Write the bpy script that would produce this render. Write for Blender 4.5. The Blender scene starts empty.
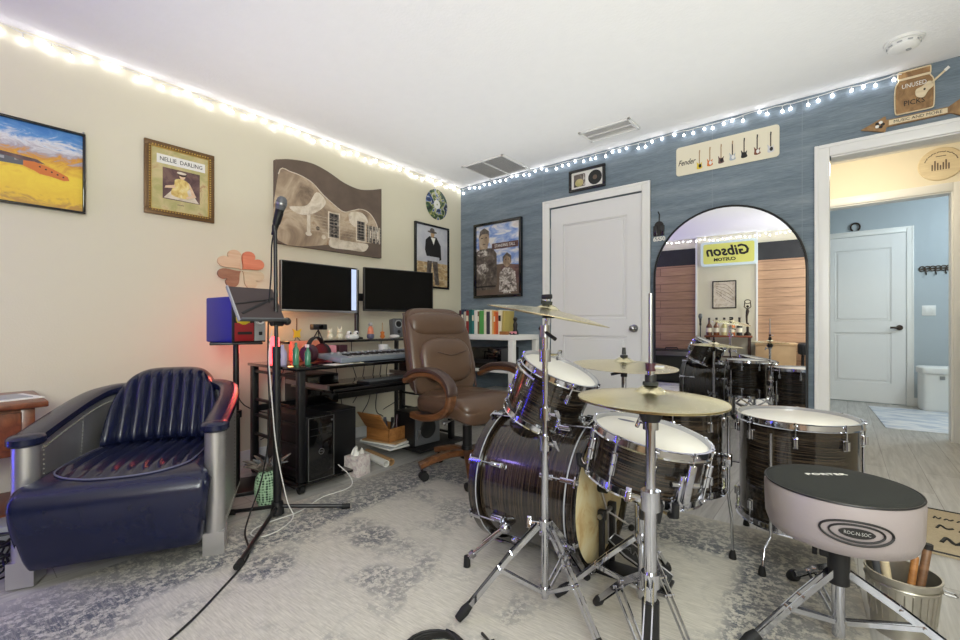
import bpy, bmesh, math, random
from mathutils import Vector, Matrix, Euler, Quaternion
random.seed(7)
PI = math.pi
R_ = math.radians
scene = bpy.context.scene
COL = scene.collection
# ------------------------------------------------------------------ materials
def lin(c):
    if isinstance(c, str):
        c = tuple(int(c[i:i+2], 16) for i in (0, 2, 4))
    out = []
    for v in c[:3]:
        v = v/255.0
        out.append(v/12.92 if v <= 0.04045 else ((v+0.055)/1.055)**2.4)
    return (out[0], out[1], out[2], 1.0)
def newmat(name):
    m = bpy.data.materials.new(name); m.use_nodes = True
    nt = m.node_tree
    b = next(n for n in nt.nodes if n.type == 'BSDF_PRINCIPLED')
    return m, nt, b
def N(nt, typ, **kw):
    n = nt.nodes.new(typ)
    for k, v in kw.items():
        if k.startswith('i_'):
            n.inputs[k[2:].replace('_', ' ')].default_value = v
        else:
            setattr(n, k, v)
    return n
def ramp(nt, fac, stops, interp='LINEAR'):
    r = nt.nodes.new('ShaderNodeValToRGB'); r.color_ramp.interpolation = interp
    e = r.color_ramp.elements
    while len(e) < len(stops): e.new(0.5)
    for i, (p, c) in enumerate(stops):
        e[i].position = p; e[i].color = lin(c)
    nt.links.new(fac, r.inputs['Fac'])
    return r
def coords(nt, scale=(1, 1, 1), rot=(0, 0, 0), out='Object', loc=(0, 0, 0)):
    t = nt.nodes.new('ShaderNodeTexCoord'); mp = nt.nodes.new('ShaderNodeMapping')
    mp.inputs['Scale'].default_value = scale; mp.inputs['Rotation'].default_value = rot; mp.inputs['Location'].default_value = loc
    nt.links.new(t.outputs[out], mp.inputs['Vector'])
    return mp.outputs['Vector']
def noise(nt, vec, scale, detail=4, rough=0.55, dist=0.0):
    n = nt.nodes.new('ShaderNodeTexNoise')
    n.inputs['Scale'].default_value = scale; n.inputs['Detail'].default_value = detail
    n.inputs['Roughness'].default_value = rough; n.inputs['Distortion'].default_value = dist
    nt.links.new(vec, n.inputs['Vector'])
    return n.outputs['Fac']
def bump(nt, b, h, strength=0.2, dist=0.01):
    n = nt.nodes.new('ShaderNodeBump'); n.inputs['Strength'].default_value = strength; n.inputs['Distance'].default_value = dist
    nt.links.new(h, n.inputs['Height']); nt.links.new(n.outputs['Normal'], b.inputs['Normal'])
def P(name, col, rough=0.5, metal=0.0, var=0.06, nscale=14.0, bmp=0.0, bscale=80.0, coat=0.0, spec=0.5, sheen=0.0, aniso=0.0):
    """plain procedural material: a base colour varied by noise, optional fine bump"""
    m, nt, b = newmat(name)
    c = lin(col)
    v = coords(nt)
    f = noise(nt, v, nscale, 3)
    mix = nt.nodes.new('ShaderNodeMix'); mix.data_type = 'RGBA'
    mix.inputs[6].default_value = tuple(max(0, x*(1-var)) for x in c[:3])+(1,)
    mix.inputs[7].default_value = tuple(min(1, x*(1+var)) for x in c[:3])+(1,)
    nt.links.new(f, mix.inputs[0]); nt.links.new(mix.outputs[2], b.inputs['Base Color'])
    b.inputs['Roughness'].default_value = rough; b.inputs['Metallic'].default_value = metal
    b.inputs['Coat Weight'].default_value = coat; b.inputs['Specular IOR Level'].default_value = spec
    b.inputs['Sheen Weight'].default_value = sheen; b.inputs['Anisotropic'].default_value = aniso
    if bmp: bump(nt, b, noise(nt, v, bscale, 3), bmp, 0.004)
    return m
def EM(name, col, strength):
    m, nt, b = newmat(name)
    b.inputs['Base Color'].default_value = lin(col)
    b.inputs['Emission Color'].default_value = lin(col); b.inputs['Emission Strength'].default_value = strength
    return m
MAT = {}
def build_materials():
    A = MAT
    A['chrome'] = P('chrome', (196, 198, 206), 0.09, 1.0, 0.02)
    A['steel'] = P('brushed_steel', (170, 170, 172), 0.3, 1.0, 0.05)
    A['alu'] = P('aluminium', (200, 198, 198), 0.33, 0.8, 0.12, 9)
    A['galv'] = P('galvanised', (196, 192, 182), 0.42, 1.0, 0.25, 22)
    A['black'] = P('black_plastic', (22, 22, 24), 0.45)
    A['blackm'] = P('black_metal', (20, 20, 22), 0.35)
    A['gloss'] = P('black_gloss', (8, 8, 9), 0.08, coat=0.4)
    A['screen'] = P('dark_screen', (3, 3, 4), 0.22, spec=0.25, var=0)
    A['rubber'] = P('rubber', (18, 18, 19), 0.7)
    A['grey'] = P('grey_plastic', (95, 97, 100), 0.45)
    A['seamblue'] = P('wallpaper_seam', (134, 144, 152), 0.7)
    A['antique'] = P('antique_gilt_wood', (112, 84, 50), 0.4, 0.3, 0.2, 40)
    A['keysgrey'] = P('blue_grey_plastic', (122, 130, 140), 0.4)
    A['lgrey'] = P('light_grey_plastic', (165, 167, 168), 0.45)
    A['white'] = P('white_paint', (232, 231, 228), 0.35, var=0.01)
    A['doorw'] = P('door_white', (228, 227, 226), 0.4, var=0.01)
    A['paper'] = P('paper', (235, 233, 226), 0.7, var=0.03)
    A['cream'] = P('cream_print', (232, 224, 200), 0.55, var=0.02)
    A['wallL'] = P('cream_wall_paint', (222, 215, 192), 0.75, var=0.012, bmp=0.12, bscale=120)
    A['hallw'] = P('warm_wall_paint', (236, 226, 204), 0.75, var=0.01, bmp=0.1, bscale=120)
    A['bathw'] = P('pale_blue_paint', (174, 183, 189), 0.7, var=0.015, bmp=0.1, bscale=120)
    A['ceil'] = P('ceiling_texture', (240, 239, 238), 0.85, var=0.02, bmp=0.35, bscale=55)
    A['navy'] = P('navy_leather', (22, 27, 54), 0.22, var=0.22, nscale=12, bmp=0.12, bscale=160, spec=0.6)
    A['navyp'] = P('navy_piping', (92, 92, 116), 0.4)
    A['brown'] = P('brown_leather', (92, 70, 55), 0.3, var=0.18, nscale=8, bmp=0.12, bscale=150, spec=0.5)
    A['brownd'] = P('dark_brown_leather', (70, 52, 46), 0.4, var=0.15)
    A['seam'] = P('seam_thread', (150, 148, 140), 0.6)
    A['head'] = P('white_drum_head', (226, 223, 214), 0.42, var=0.04, nscale=6)
    A['felt'] = P('black_felt', (38, 40, 37), 0.95, var=0.2, nscale=200, bmp=0.4, bscale=300)
    A['thronev'] = P('pale_vinyl', (160, 150, 150), 0.35, var=0.05, bmp=0.1, bscale=140)
    A['blue'] = P('blue_vinyl', (34, 34, 150), 0.45, var=0.05)
    A['red'] = P('red_panel', (150, 28, 34), 0.4)
    A['yellow'] = P('yellow', (226, 196, 50), 0.5)
    A['green'] = P('green', (40, 150, 100), 0.4)
    A['orange'] = P('orange', (214, 120, 50), 0.5)
    A['lav'] = P('lavender', (190, 182, 214), 0.5)
    A['pink'] = P('pink', (214, 140, 150), 0.5)
    A['tan'] = P('tan', (178, 146, 108), 0.6, var=0.12)
    A['sepia'] = P('sepia', (104, 88, 76), 0.6, var=0.4, nscale=8)
    A['dkpurple'] = P('dark_red_plastic', (60, 30, 40), 0.35)
    A['brass'] = P('brass', (196, 160, 84), 0.3, 1.0)
    A['bronze'] = P('dark_bronze', (60, 50, 42), 0.4, 0.8)
    A['amber'] = P('amber_glass', (120, 66, 26), 0.12, coat=0.5)
    A['ink'] = P('ink_black', (26, 24, 24), 0.6)
    A['tread'] = P('cable_rubber', (20, 20, 21), 0.5)
    A['whitecable'] = P('white_cable', (215, 213, 208), 0.45)
    A['card'] = P('cardboard', (176, 140, 98), 0.75, var=0.1)
    A['trayleather'] = P('dark_taupe_vinyl', (64, 52, 52), 0.5, var=0.1, bmp=0.15, bscale=200)
    A['led'] = EM('warm_white_bulb', (250, 250, 255), 14)
    A['ledblue'] = EM('violet_led', (56, 56, 255), 60)
    A['ledred'] = EM('red_led', (255, 60, 66), 7)
    A['signlit'] = EM('backlit_yellow', (196, 196, 100), 0.42)
    A['signrim'] = EM('backlit_white', (190, 204, 204), 0.42)
    # mirror
    m, nt, b = newmat('mirror_glass'); A['mirror'] = m
    b.inputs['Base Color'].default_value = (0.78, 0.79, 0.81, 1); b.inputs['Metallic'].default_value = 1; b.inputs['Roughness'].default_value = 0.0
    # cymbal bronze with lathed rings
    m, nt, b = newmat('cymbal_bronze'); A['cymbal'] = m
    t = nt.nodes.new('ShaderNodeTexCoord'); sx = nt.nodes.new('ShaderNodeSeparateXYZ'); nt.links.new(t.outputs['Object'], sx.inputs[0])
    cb = nt.nodes.new('ShaderNodeCombineXYZ'); nt.links.new(sx.outputs[0], cb.inputs[0]); nt.links.new(sx.outputs[1], cb.inputs[1])
    ln = N(nt, 'ShaderNodeVectorMath', operation='LENGTH'); nt.links.new(cb.outputs[0], ln.inputs[0])
    cc = nt.nodes.new('ShaderNodeCombineXYZ'); nt.links.new(ln.outputs['Value'], cc.inputs[0])
    f = noise(nt, cc.outputs[0], 260, 3, 0.7)
    r = ramp(nt, f, [(0.3, (216, 202, 150)), (0.5, (240, 230, 190)), (0.7, (252, 248, 222))]); nt.links.new(r.outputs[0], b.inputs['Base Color'])
    b.inputs['Metallic'].default_value = 1; b.inputs['Roughness'].default_value = 0.22; b.inputs['Anisotropic'].default_value = 0.85
    tg = N(nt, 'ShaderNodeTangent', direction_type='RADIAL', axis='Z'); nt.links.new(tg.outputs[0], b.inputs['Tangent'])
    bump(nt, b, f, 0.25, 0.002)
    # drum shell: rings of dark ebony and tan stripes across the axis (local z)
    m, nt, b = newmat('striped_ebony_shell'); A['shell'] = m
    v = coords(nt, (0.8, 0.8, 75))
    f = noise(nt, v, 1.0, 5, 0.62, 0.3)
    r = ramp(nt, f, [(0.32, (9, 8, 8)), (0.45, (13, 11, 10)), (0.51, (70, 58, 45)), (0.545, (15, 12, 11)), (0.62, (46, 38, 30)), (0.66, (18, 15, 13)), (0.77, (140, 124, 100))])
    nt.links.new(r.outputs[0], b.inputs['Base Color']); b.inputs['Roughness'].default_value = 0.16; b.inputs['Coat Weight'].default_value = 0.6; b.inputs['Coat Roughness'].default_value = 0.06
    # bass batter head: cream skin, a tan reflection painted in as noise patches
    m, nt, b = newmat('stained_batter_head'); A['bhead'] = m
    v = coords(nt)
    f = noise(nt, v, 7, 5, 0.6, 0.6)
    r = ramp(nt, f, [(0.35, (226, 214, 178)), (0.5, (220, 200, 150)), (0.62, (190, 150, 96)), (0.72, (226, 210, 168))])
    nt.links.new(r.outputs[0], b.inputs['Base Color']); b.inputs['Roughness'].default_value = 0.4
    # blue woven wallpaper
    m, nt, b = newmat('blue_grasscloth'); A['blue_wall'] = m
    f1 = noise(nt, coords(nt, (6, 1, 120)), 2.2, 4, 0.6, 0.4)
    f2 = noise(nt, coords(nt, (0.9, 1, 9)), 1.6, 3, 0.6)
    ad = N(nt, 'ShaderNodeMath', operation='ADD'); nt.links.new(f1, ad.inputs[0]); nt.links.new(f2, ad.inputs[1])
    hf = N(nt, 'ShaderNodeMath', operation='MULTIPLY'); hf.inputs[1].default_value = 0.5; nt.links.new(ad.outputs[0], hf.inputs[0])
    r = ramp(nt, hf.outputs[0], [(0.34, (94, 108, 118)), (0.5, (115, 129, 140)), (0.66, (141, 153, 161))])
    nt.links.new(r.outputs[0], b.inputs['Base Color']); b.inputs['Roughness'].default_value = 0.7
    bump(nt, b, f1, 0.25, 0.004)
    # plank floor
    m, nt, b = newmat('oak_planks'); A['floor'] = m
    v = coords(nt, (1, 1, 1), (0, 0, PI/2))
    br = nt.nodes.new('ShaderNodeTexBrick'); nt.links.new(v, br.inputs['Vector'])
    br.inputs['Scale'].default_value = 1.0; br.inputs['Brick Width'].default_value = 1.25; br.inputs['Row Height'].default_value = 0.18
    br.inputs['Mortar Size'].default_value = 0.0016; br.offset = 0.37
    br.inputs['Color1'].default_value = lin((188, 186, 182)); br.inputs['Color2'].default_value = lin((160, 156, 151)); br.inputs['Mortar'].default_value = lin((70, 58, 48))
    f = noise(nt, coords(nt, (22, 1.6, 1)), 1.6, 5, 0.65, 0.8)
    r = ramp(nt, f, [(0.3, (122, 116, 109)), (0.7, (212, 209, 204))])
    mx = nt.nodes.new('ShaderNodeMix'); mx.data_type = 'RGBA'; mx.blend_type = 'MIX'; mx.inputs[0].default_value = 0.42
    nt.links.new(br.outputs['Color'], mx.inputs[6]); nt.links.new(r.outputs[0], mx.inputs[7]); nt.links.new(mx.outputs[2], b.inputs['Base Color'])
    b.inputs['Roughness'].default_value = 0.42
    # distressed rug: cream ground, border band and medallions broken up in blue grey
    m, nt, b = newmat('distressed_rug'); A['rug'] = m
    v = coords(nt)
    big = noise(nt, coords(nt, (1, 1, 1), (0, 0, 0.5)), 3.0, 4, 0.6, 0.2)
    mid = noise(nt, v, 42, 5, 0.75, 0.0)
    fine = noise(nt, coords(nt, (16, 190, 1)), 1.0, 3, 0.7)
    vo = nt.nodes.new('ShaderNodeTexVoronoi'); vo.inputs['Scale'].default_value = 2.6; nt.links.new(v, vo.inputs['Vector'])
    vr = ramp(nt, vo.outputs['Distance'], [(0.0, (90, 90, 90)), (0.10, (255, 255, 255)), (0.26, (220, 220, 220)), (0.33, (0, 0, 0)), (0.40, (0, 0, 0)), (0.43, (110, 110, 110)), (0.46, (0, 0, 0))])
    br_ = ramp(nt, big, [(0.50, (0, 0, 0)), (0.62, (210, 210, 210))])
    mk = N(nt, 'ShaderNodeMath', operation='MAXIMUM'); nt.links.new(vr.outputs[0], mk.inputs[0]); nt.links.new(br_.outputs[0], mk.inputs[1])
    # border: distance from rug edge via generated coordinates
    tg = nt.nodes.new('ShaderNodeTexCoord'); sp = nt.nodes.new('ShaderNodeSeparateXYZ'); nt.links.new(tg.outputs['Object'], sp.inputs[0])
    def edge(o, half):
        a = N(nt, 'ShaderNodeMath', operation='ABSOLUTE'); nt.links.new(o, a.inputs[0])
        s = N(nt, 'ShaderNodeMath', operation='SUBTRACT'); s.inputs[0].default_value = half; nt.links.new(a.outputs[0], s.inputs[1]); return s.outputs[0]
    mn = N(nt, 'ShaderNodeMath', operation='MINIMUM'); nt.links.new(edge(sp.outputs[0], 1.18), mn.inputs[0]); nt.links.new(edge(sp.outputs[1], 1.54), mn.inputs[1])
    bd = ramp(nt, mn.outputs[0], [(0.0, (110, 110, 110)), (0.08, (200, 200, 200)), (0.34, (255, 255, 255)), (0.40, (25, 25, 25)), (0.5, (25, 25, 25))])
    mk2 = N(nt, 'ShaderNodeMath', operation='MAXIMUM'); nt.links.new(mk.outputs[0], mk2.inputs[0]); nt.links.new(bd.outputs[0], mk2.inputs[1])
    md = ramp(nt, mid, [(0.44, (0, 0, 0)), (0.52, (255, 255, 255))])
    ml = N(nt, 'ShaderNodeMath', operation='MULTIPLY'); nt.links.new(mk2.outputs[0], ml.inputs[0]); nt.links.new(md.outputs[0], ml.inputs[1])
    fr = ramp(nt, fine, [(0.3, (150, 150, 150)), (0.55, (255, 255, 255))])
    ml2 = N(nt, 'ShaderNodeMath', operation='MULTIPLY'); nt.links.new(ml.outputs[0], ml2.inputs[0]); nt.links.new(fr.outputs[0], ml2.inputs[1])
    base = ramp(nt, fine, [(0.3, (172, 167, 157)), (0.65, (206, 201, 190))])
    mx = nt.nodes.new('ShaderNodeMix'); mx.data_type = 'RGBA'
    nt.links.new(ml2.outputs[0], mx.inputs[0]); nt.links.new(base.outputs[0], mx.inputs[6]); mx.inputs[7].default_value = lin((80, 85, 96))
    nt.links.new(mx.outputs[2], b.inputs['Base Color']); b.inputs['Roughness'].default_value = 0.95
    bump(nt, b, fine, 0.12, 0.003)
    # woods
    def wood(name, c0, c1, rough, sc=(3, 28, 28), coat=0.0):
        m, nt, b = newmat(name)
        f = noise(nt, coords(nt, sc), 1.0, 5, 0.6, 1.2)
        r = ramp(nt, f, [(0.3, c0), (0.7, c1)]); nt.links.new(r.outputs[0], b.inputs['Base Color'])
        b.inputs['Roughness'].default_value = rough; b.inputs['Coat Weight'].default_value = coat
        MAT[name] = m
    wood('chairwood', (84, 50, 28), (128, 84, 50), 0.32, coat=0.3)
    wood('redwood', (96, 48, 28), (138, 76, 46), 0.35, (2, 20, 20), 0.2)
    wood('boxwood', (140, 88, 44), (190, 132, 74), 0.5)
    wood('signwood', (120, 88, 54), (176, 138, 92), 0.6, (14, 14, 4))
    wood('palewood', (214, 194, 158), (234, 218, 184), 0.55)
    wood('heartlight', (214, 176, 140), (232, 204, 172), 0.55)
    wood('heartorange', (214, 120, 88), (234, 150, 116), 0.55)
    wood('heartbrown', (150, 104, 80), (176, 132, 104), 0.55)
    wood('heartcream', (206, 186, 150), (224, 208, 178), 0.55)
    wood('tanstick', (92, 62, 42), (140, 104, 74), 0.45)
    wood('darkwood', (44, 26, 20), (72, 44, 32), 0.4)
    # horizontal cedar planks of the rear wall panels
    m, nt, b = newmat('cedar_planks'); A['cedar'] = m
    v = coords(nt, (1, 1, 1), (PI/2, 0, 0))
    br = nt.nodes.new('ShaderNodeTexBrick'); nt.links.new(v, br.inputs['Vector'])
    br.inputs['Scale'].default_value = 1.0; br.inputs['Brick Width'].default_value = 2.4; br.inputs['Row Height'].default_value = 0.14; br.inputs['Mortar Size'].default_value = 0.006
    br.inputs['Color1'].default_value = lin((184, 146, 116)); br.inputs['Color2'].default_value = lin((158, 122, 96)); br.inputs['Mortar'].default_value = lin((84, 52, 38))
    f = noise(nt, coords(nt, (2.5, 1, 26)), 1.0, 5, 0.6, 1.0); r = ramp(nt, f, [(0.3, (122, 90, 68)), (0.7, (206, 166, 132))])
    mx = nt.nodes.new('ShaderNodeMix'); mx.data_type = 'RGBA'; mx.inputs[0].default_value = 0.4
    nt.links.new(br.outputs['Color'], mx.inputs[6]); nt.links.new(r.outputs[0], mx.inputs[7]); nt.links.new(mx.outputs[2], b.inputs['Base Color']); b.inputs['Roughness'].default_value = 0.6
    A['charcoal'] = P('charcoal_paint', (40, 40, 42), 0.6, var=0.3, nscale=10)
    # yellow landscape print: blue sky, white cloud, yellow field by height (local y) broken by noise
    m, nt, b = newmat('landscape_print'); A['landscape'] = m
    t = nt.nodes.new('ShaderNodeTexCoord'); sp = nt.nodes.new('ShaderNodeSeparateXYZ'); nt.links.new(t.outputs['Object'], sp.inputs[0])
    f = noise(nt, coords(nt, (4, 7, 1)), 2.2, 6, 0.66, 1.8)
    mu = N(nt, 'ShaderNodeMath', operation='MULTIPLY_ADD'); mu.inputs[1].default_value = 0.55; nt.links.new(f, mu.inputs[0])
    sc = N(nt, 'ShaderNodeMath', operation='MULTIPLY_ADD'); sc.inputs[1].default_value = 2.3; sc.inputs[2].default_value = 0.23; nt.links.new(sp.outputs[1], sc.inputs[0])
    nt.links.new(sc.outputs[0], mu.inputs[2])
    r = ramp(nt, mu.outputs[0], [(0.06, (196, 150, 70)), (0.15, (236, 196, 60)), (0.40, (246, 214, 66)), (0.52, (232, 186, 60)), (0.60, (214, 150, 60)), (0.66, (176, 168, 176)), (0.76, (226, 226, 226)), (0.86, (96, 150, 206)), (0.97, (66, 128, 196))])
    nt.links.new(r.outputs[0], b.inputs['Base Color']); b.inputs['Roughness'].default_value = 0.5
    # cloudy sky print / marbled disc / photo grounds
    def cloudy(name, stops, scale=6, sc=(1, 1, 1)):
        m, nt, b = newmat(name)
        f = noise(nt, coords(nt, sc), scale, 5, 0.6, 0.7); r = ramp(nt, f, stops)
        nt.links.new(r.outputs[0], b.inputs['Base Color']); b.inputs['Roughness'].default_value = 0.45
        MAT[name] = m
    cloudy('skyprint', [(0.36, (96, 128, 196)), (0.46, (150, 172, 214)), (0.56, (226, 224, 224)), (0.75, (206, 196, 190))], 5, (1, 2, 1))
    cloudy('greysky', [(0.3, (176, 178, 190)), (0.7, (214, 212, 214))], 5)
    cloudy('fieldprint', [(0.3, (120, 92, 66)), (0.5, (190, 160, 116)), (0.6, (214, 196, 160)), (0.7, (110, 96, 70))], 12, (1, 2, 1))
    cloudy('marbled', [(0.34, (18, 26, 24)), (0.45, (62, 96, 66)), (0.49, (180, 176, 90)), (0.53, (206, 206, 206)), (0.56, (70, 100, 160)), (0.62, (24, 24, 40))], 13)
    cloudy('posterground', [(0.35, (176, 170, 110)), (0.6, (206, 190, 140)), (0.7, (180, 140, 100))], 14)
    cloudy('sepiay', [(0.3, (190, 150, 80)), (0.5, (226, 200, 120)), (0.7, (236, 226, 180))], 22)
    cloudy('sepial', [(0.32, (112, 94, 78)), (0.45, (164, 142, 118)), (0.55, (196, 176, 150)), (0.63, (150, 118, 88)), (0.72, (206, 190, 168))], 4)
    cloudy('sepiah', [(0.35, (190, 174, 152)), (0.5, (226, 214, 196)), (0.65, (204, 188, 164))], 9)
    cloudy('duskprint', [(0.4, (84, 58, 60)), (0.6, (120, 92, 84))], 14)
    cloudy('photodark', [(0.35, (58, 50, 46)), (0.6, (110, 100, 92)), (0.75, (190, 184, 176))], 16)
    cloudy('tattoo', [(0.35, (60, 52, 48)), (0.5, (150, 140, 132)), (0.62, (226, 220, 212)), (0.7, (70, 62, 58))], 26)
    cloudy('florette', [(0.4, (228, 222, 216)), (0.55, (212, 196, 194)), (0.7, (170, 160, 166))], 40)
    cloudy('bottleglass', [(0.4, (60, 26, 14)), (0.7, (130, 74, 30))], 20)
    # green mesh wrap
    m, nt, b = newmat('green_mesh'); A['mesh'] = m
    vo = nt.nodes.new('ShaderNodeTexVoronoi'); vo.inputs['Scale'].default_value = 75; vo.inputs['Randomness'].default_value = 0.15; nt.links.new(coords(nt), vo.inputs['Vector'])
    r = ramp(nt, vo.outputs['Distance'], [(0.30, (40, 62, 48)), (0.45, (140, 176, 140)), (0.6, (176, 204, 172))]); nt.links.new(r.outputs[0], b.inputs['Base Color'])
    bump(nt, b, vo.outputs['Distance'], 0.6, 0.01); b.inputs['Roughness'].default_value = 0.7
    # bath mat, door mat
    cloudy('bathmat', [(0.42, (226, 226, 228)), (0.55, (196, 202, 214)), (0.68, (150, 164, 188))], 4, (1, 3, 1))
    A['coir'] = P('coir', (178, 162, 134), 0.95, var=0.2, nscale=120, bmp=0.6, bscale=220)
    # glass
    m, nt, b = newmat('clear_plastic'); A['glass'] = m
    b.inputs['Base Color'].default_value = (0.9, 0.95, 0.92, 1); b.inputs['Transmission Weight'].default_value = 0.8; b.inputs['Roughness'].default_value = 0.12
build_materials()
m, nt, b = newmat('green_glass'); MAT['greenglass'] = m
b.inputs['Base Color'].default_value = lin((96, 178, 140)); b.inputs['Transmission Weight'].default_value = 0.55; b.inputs['Roughness'].default_value = 0.15
# ------------------------------------------------------------------ mesh builder
class MB:
    def __init__(s, T=None):
        s.bm = bmesh.new(); s.mats = []; s.T = T or Matrix()
    def mi(s, mat):
        m = MAT[mat]
        if m not in s.mats: s.mats.append(m)
        return s.mats.index(m)
    def v(s, p): return s.bm.verts.new(s.T @ Vector(p))
    def f(s, vs, k):
        try:
            fc = s.bm.faces.new(vs); fc.material_index = k; return fc
        except ValueError: return None
    def box(s, x0, x1, y0, y1, z0, z1, mat, bev=0.0, seg=2):
        k = s.mi(mat)
        q = [s.v((x, y, z)) for z in (z0, z1) for y in (y0, y1) for x in (x0, x1)]
        fs = [s.f([q[i] for i in ids], k) for ids in ((0, 2, 3, 1), (4, 5, 7, 6), (0, 1, 5, 4), (2, 6, 7, 3), (0, 4, 6, 2), (1, 3, 7, 5))]
        if bev > 0:
            es = {e for f_ in fs for e in f_.edges}
            r = bmesh.ops.bevel(s.bm, geom=list(es), offset=bev, segments=seg, affect='EDGES', profile=0.5)
            for f_ in r['faces']: f_.material_index = k
        return s
    def cbox(s, c, sx, sy, sz, mat, bev=0.0, rot=None):
        o = s.T
        s.T = o @ Matrix.Translation(c) @ (rot.to_matrix().to_4x4() if rot is not None else Matrix())
        s.box(-sx/2, sx/2, -sy/2, sy/2, -sz/2, sz/2, mat, bev); s.T = o; return s
    def ring(s, c, n, u, w, r, seg):
        return [s.v(c + u*(math.cos(2*PI*i/seg)*r) + w*(math.sin(2*PI*i/seg)*r)) for i in range(seg)]
    def tube(s, pts, r, mat, seg=8, closed=False, cap=True):
        k = s.mi(mat); pts = [Vector(p) for p in pts]; n = len(pts)
        rr = r if isinstance(r, (list, tuple)) else [r]*n
        rings = []; u = None
        for i in range(n):
            if closed: t = pts[(i+1) % n]-pts[i-1]
            else: t = pts[min(i+1, n-1)]-pts[max(i-1, 0)]
            if t.length < 1e-9: t = Vector((0, 0, 1))
            t.normalize()
            if u is None:
                u = t.orthogonal().normalized()
            else:
                u = (u - t*u.dot(t))
                u = u.normalized() if u.length > 1e-6 else t.orthogonal().normalized()
            rings.append(s.ring(pts[i], t, u, t.cross(u), rr[i], seg))
        m = n if closed else n-1
        for i in range(m):
            a, b = rings[i], rings[(i+1) % n]
            for j in range(seg): s.f((a[j], a[(j+1) % seg], b[(j+1) % seg], b[j]), k)
        if cap and not closed:
            s.f(rings[0][::-1], k); s.f(rings[-1], k)
        return s
    def cyl(s, p0, p1, r, mat, r1=None, seg=16):
        return s.tube([p0, p1], [r, r if r1 is None else r1], mat, seg)
    def bar(s, p0, p1, w, t, mat, up=(0, 0, 1)):
        """flat bar from p0 to p1: width w across, thickness t"""
        k = s.mi(mat); p0 = Vector(p0); p1 = Vector(p1); d = (p1-p0).normalized()
        a = d.cross(Vector(up)); a = a.normalized() if a.length > 1e-5 else d.orthogonal().normalized()
        b = a.cross(d).normalized()
        q = []
        for p in (p0, p1):
            for sa, sb in ((-1, -1), (1, -1), (1, 1), (-1, 1)): q.append(s.v(p + a*(sa*w/2) + b*(sb*t/2)))
        s.f(q[3::-1], k); s.f(q[4:], k)
        for i in range(4): s.f((q[i], q[(i+1) % 4], q[4+(i+1) % 4], q[4+i]), k)
        return s
    def sweep(s, pts, w, t, mat, side=(0, 1, 0)):
        """rectangular section swept along pts in the plane square to side; w along side, t in the plane"""
        k = s.mi(mat); pts = [Vector(p) for p in pts]; n = len(pts); side = Vector(side).normalized(); rings = []
        tt = t if isinstance(t, (list, tuple)) else [t]*n
        for i in range(n):
            d = (pts[min(i+1, n-1)]-pts[max(i-1, 0)]).normalized(); nn = d.cross(side).normalized()
            rings.append([s.v(pts[i]+side*(a*w/2)+nn*(b*tt[i]/2)) for a, b in ((-1, -.6), (-.7, -1), (.7, -1), (1, -.6), (1, .6), (.7, 1), (-.7, 1), (-1, .6))])
        for i in range(n-1):
            for j in range(8): s.f((rings[i][j], rings[i][(j+1) % 8], rings[i+1][(j+1) % 8], rings[i+1][j]), k)
        s.f(rings[0][::-1], k); s.f(rings[-1], k); return s
    def lathe(s, prof, mat, seg=32, c=(0, 0, 0)):
        k = s.mi(mat); rings = []
        for r, z in prof:
            if r < 1e-6: rings.append([s.v((c[0], c[1], c[2]+z))])
            else: rings.append([s.v((c[0]+r*math.cos(2*PI*i/seg), c[1]+r*math.sin(2*PI*i/seg), c[2]+z)) for i in range(seg)])
        for a, b in zip(rings, rings[1:]):
            for j in range(seg):
                j2 = (j+1) % seg
                if len(a) == 1 and len(b) == 1: continue
                if len(a) == 1: s.f((a[0], b[j2], b[j]), k)
                elif len(b) == 1: s.f((a[j], a[j2], b[0]), k)
                else: s.f((a[j], a[j2], b[j2], b[j]), k)
        return s
    def grid(s, fn, nu, nv, mat, wu=False, wv=False):
        k = s.mi(mat)
        g = [[s.v(fn(i/(nu if wu else nu-1), j/(nv if wv else nv-1))) for j in range(nv)] for i in range(nu)]
        for i in range(nu if wu else nu-1):
            for j in range(nv if wv else nv-1):
                s.f((g[i][j], g[(i+1) % nu][j], g[(i+1) % nu][(j+1) % nv], g[i][(j+1) % nv]), k)
        return g
    def sell(s, c, h, mat, e1=0.4, e2=0.4, nu=28, nv=16, fn=None):
        """superellipsoid cushion; e small = boxy; fn bends the point"""
        def sg(x, e): return math.copysign(abs(x)**e, x)
        def p(u, v):
            a = 2*PI*u; b = -PI/2+PI*v
            q = Vector((h[0]*sg(math.cos(b), e1)*sg(math.cos(a), e2), h[1]*sg(math.cos(b), e1)*sg(math.sin(a), e2), h[2]*sg(math.sin(b), e1)))
            if fn: q = Vector(fn(q))
            return Vector(c)+q
        s.grid(p, nu, nv, mat, wu=True); return s
    def ball(s, c, r, mat, sc=(1, 1, 1), seg=14, rings=9):
        def p(u, v):
            a = 2*PI*u; b = -PI/2+PI*v
            return (c[0]+r*sc[0]*math.cos(b)*math.cos(a), c[1]+r*sc[1]*math.cos(b)*math.sin(a), c[2]+r*sc[2]*math.sin(b))
        s.grid(p, seg, rings, mat, wu=True); return s
    def prism(s, pts, z0, z1, mat):
        k = s.mi(mat); a = [s.v((x, y, z0)) for x, y in pts]; b = [s.v((x, y, z1)) for x, y in pts]; n = len(pts)
        s.f(a[::-1], k); s.f(b, k)
        for i in range(n): s.f((a[i], a[(i+1) % n], b[(i+1) % n], b[i]), k)
        return s
    def poly(s, pts, z, mat):
        s.f([s.v((x, y, z)) for x, y in pts], s.mi(mat)); return s
    def rect(s, x0, x1, y0, y1, z, mat): return s.poly([(x0, y0), (x1, y0), (x1, y1), (x0, y1)], z, mat)
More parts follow.
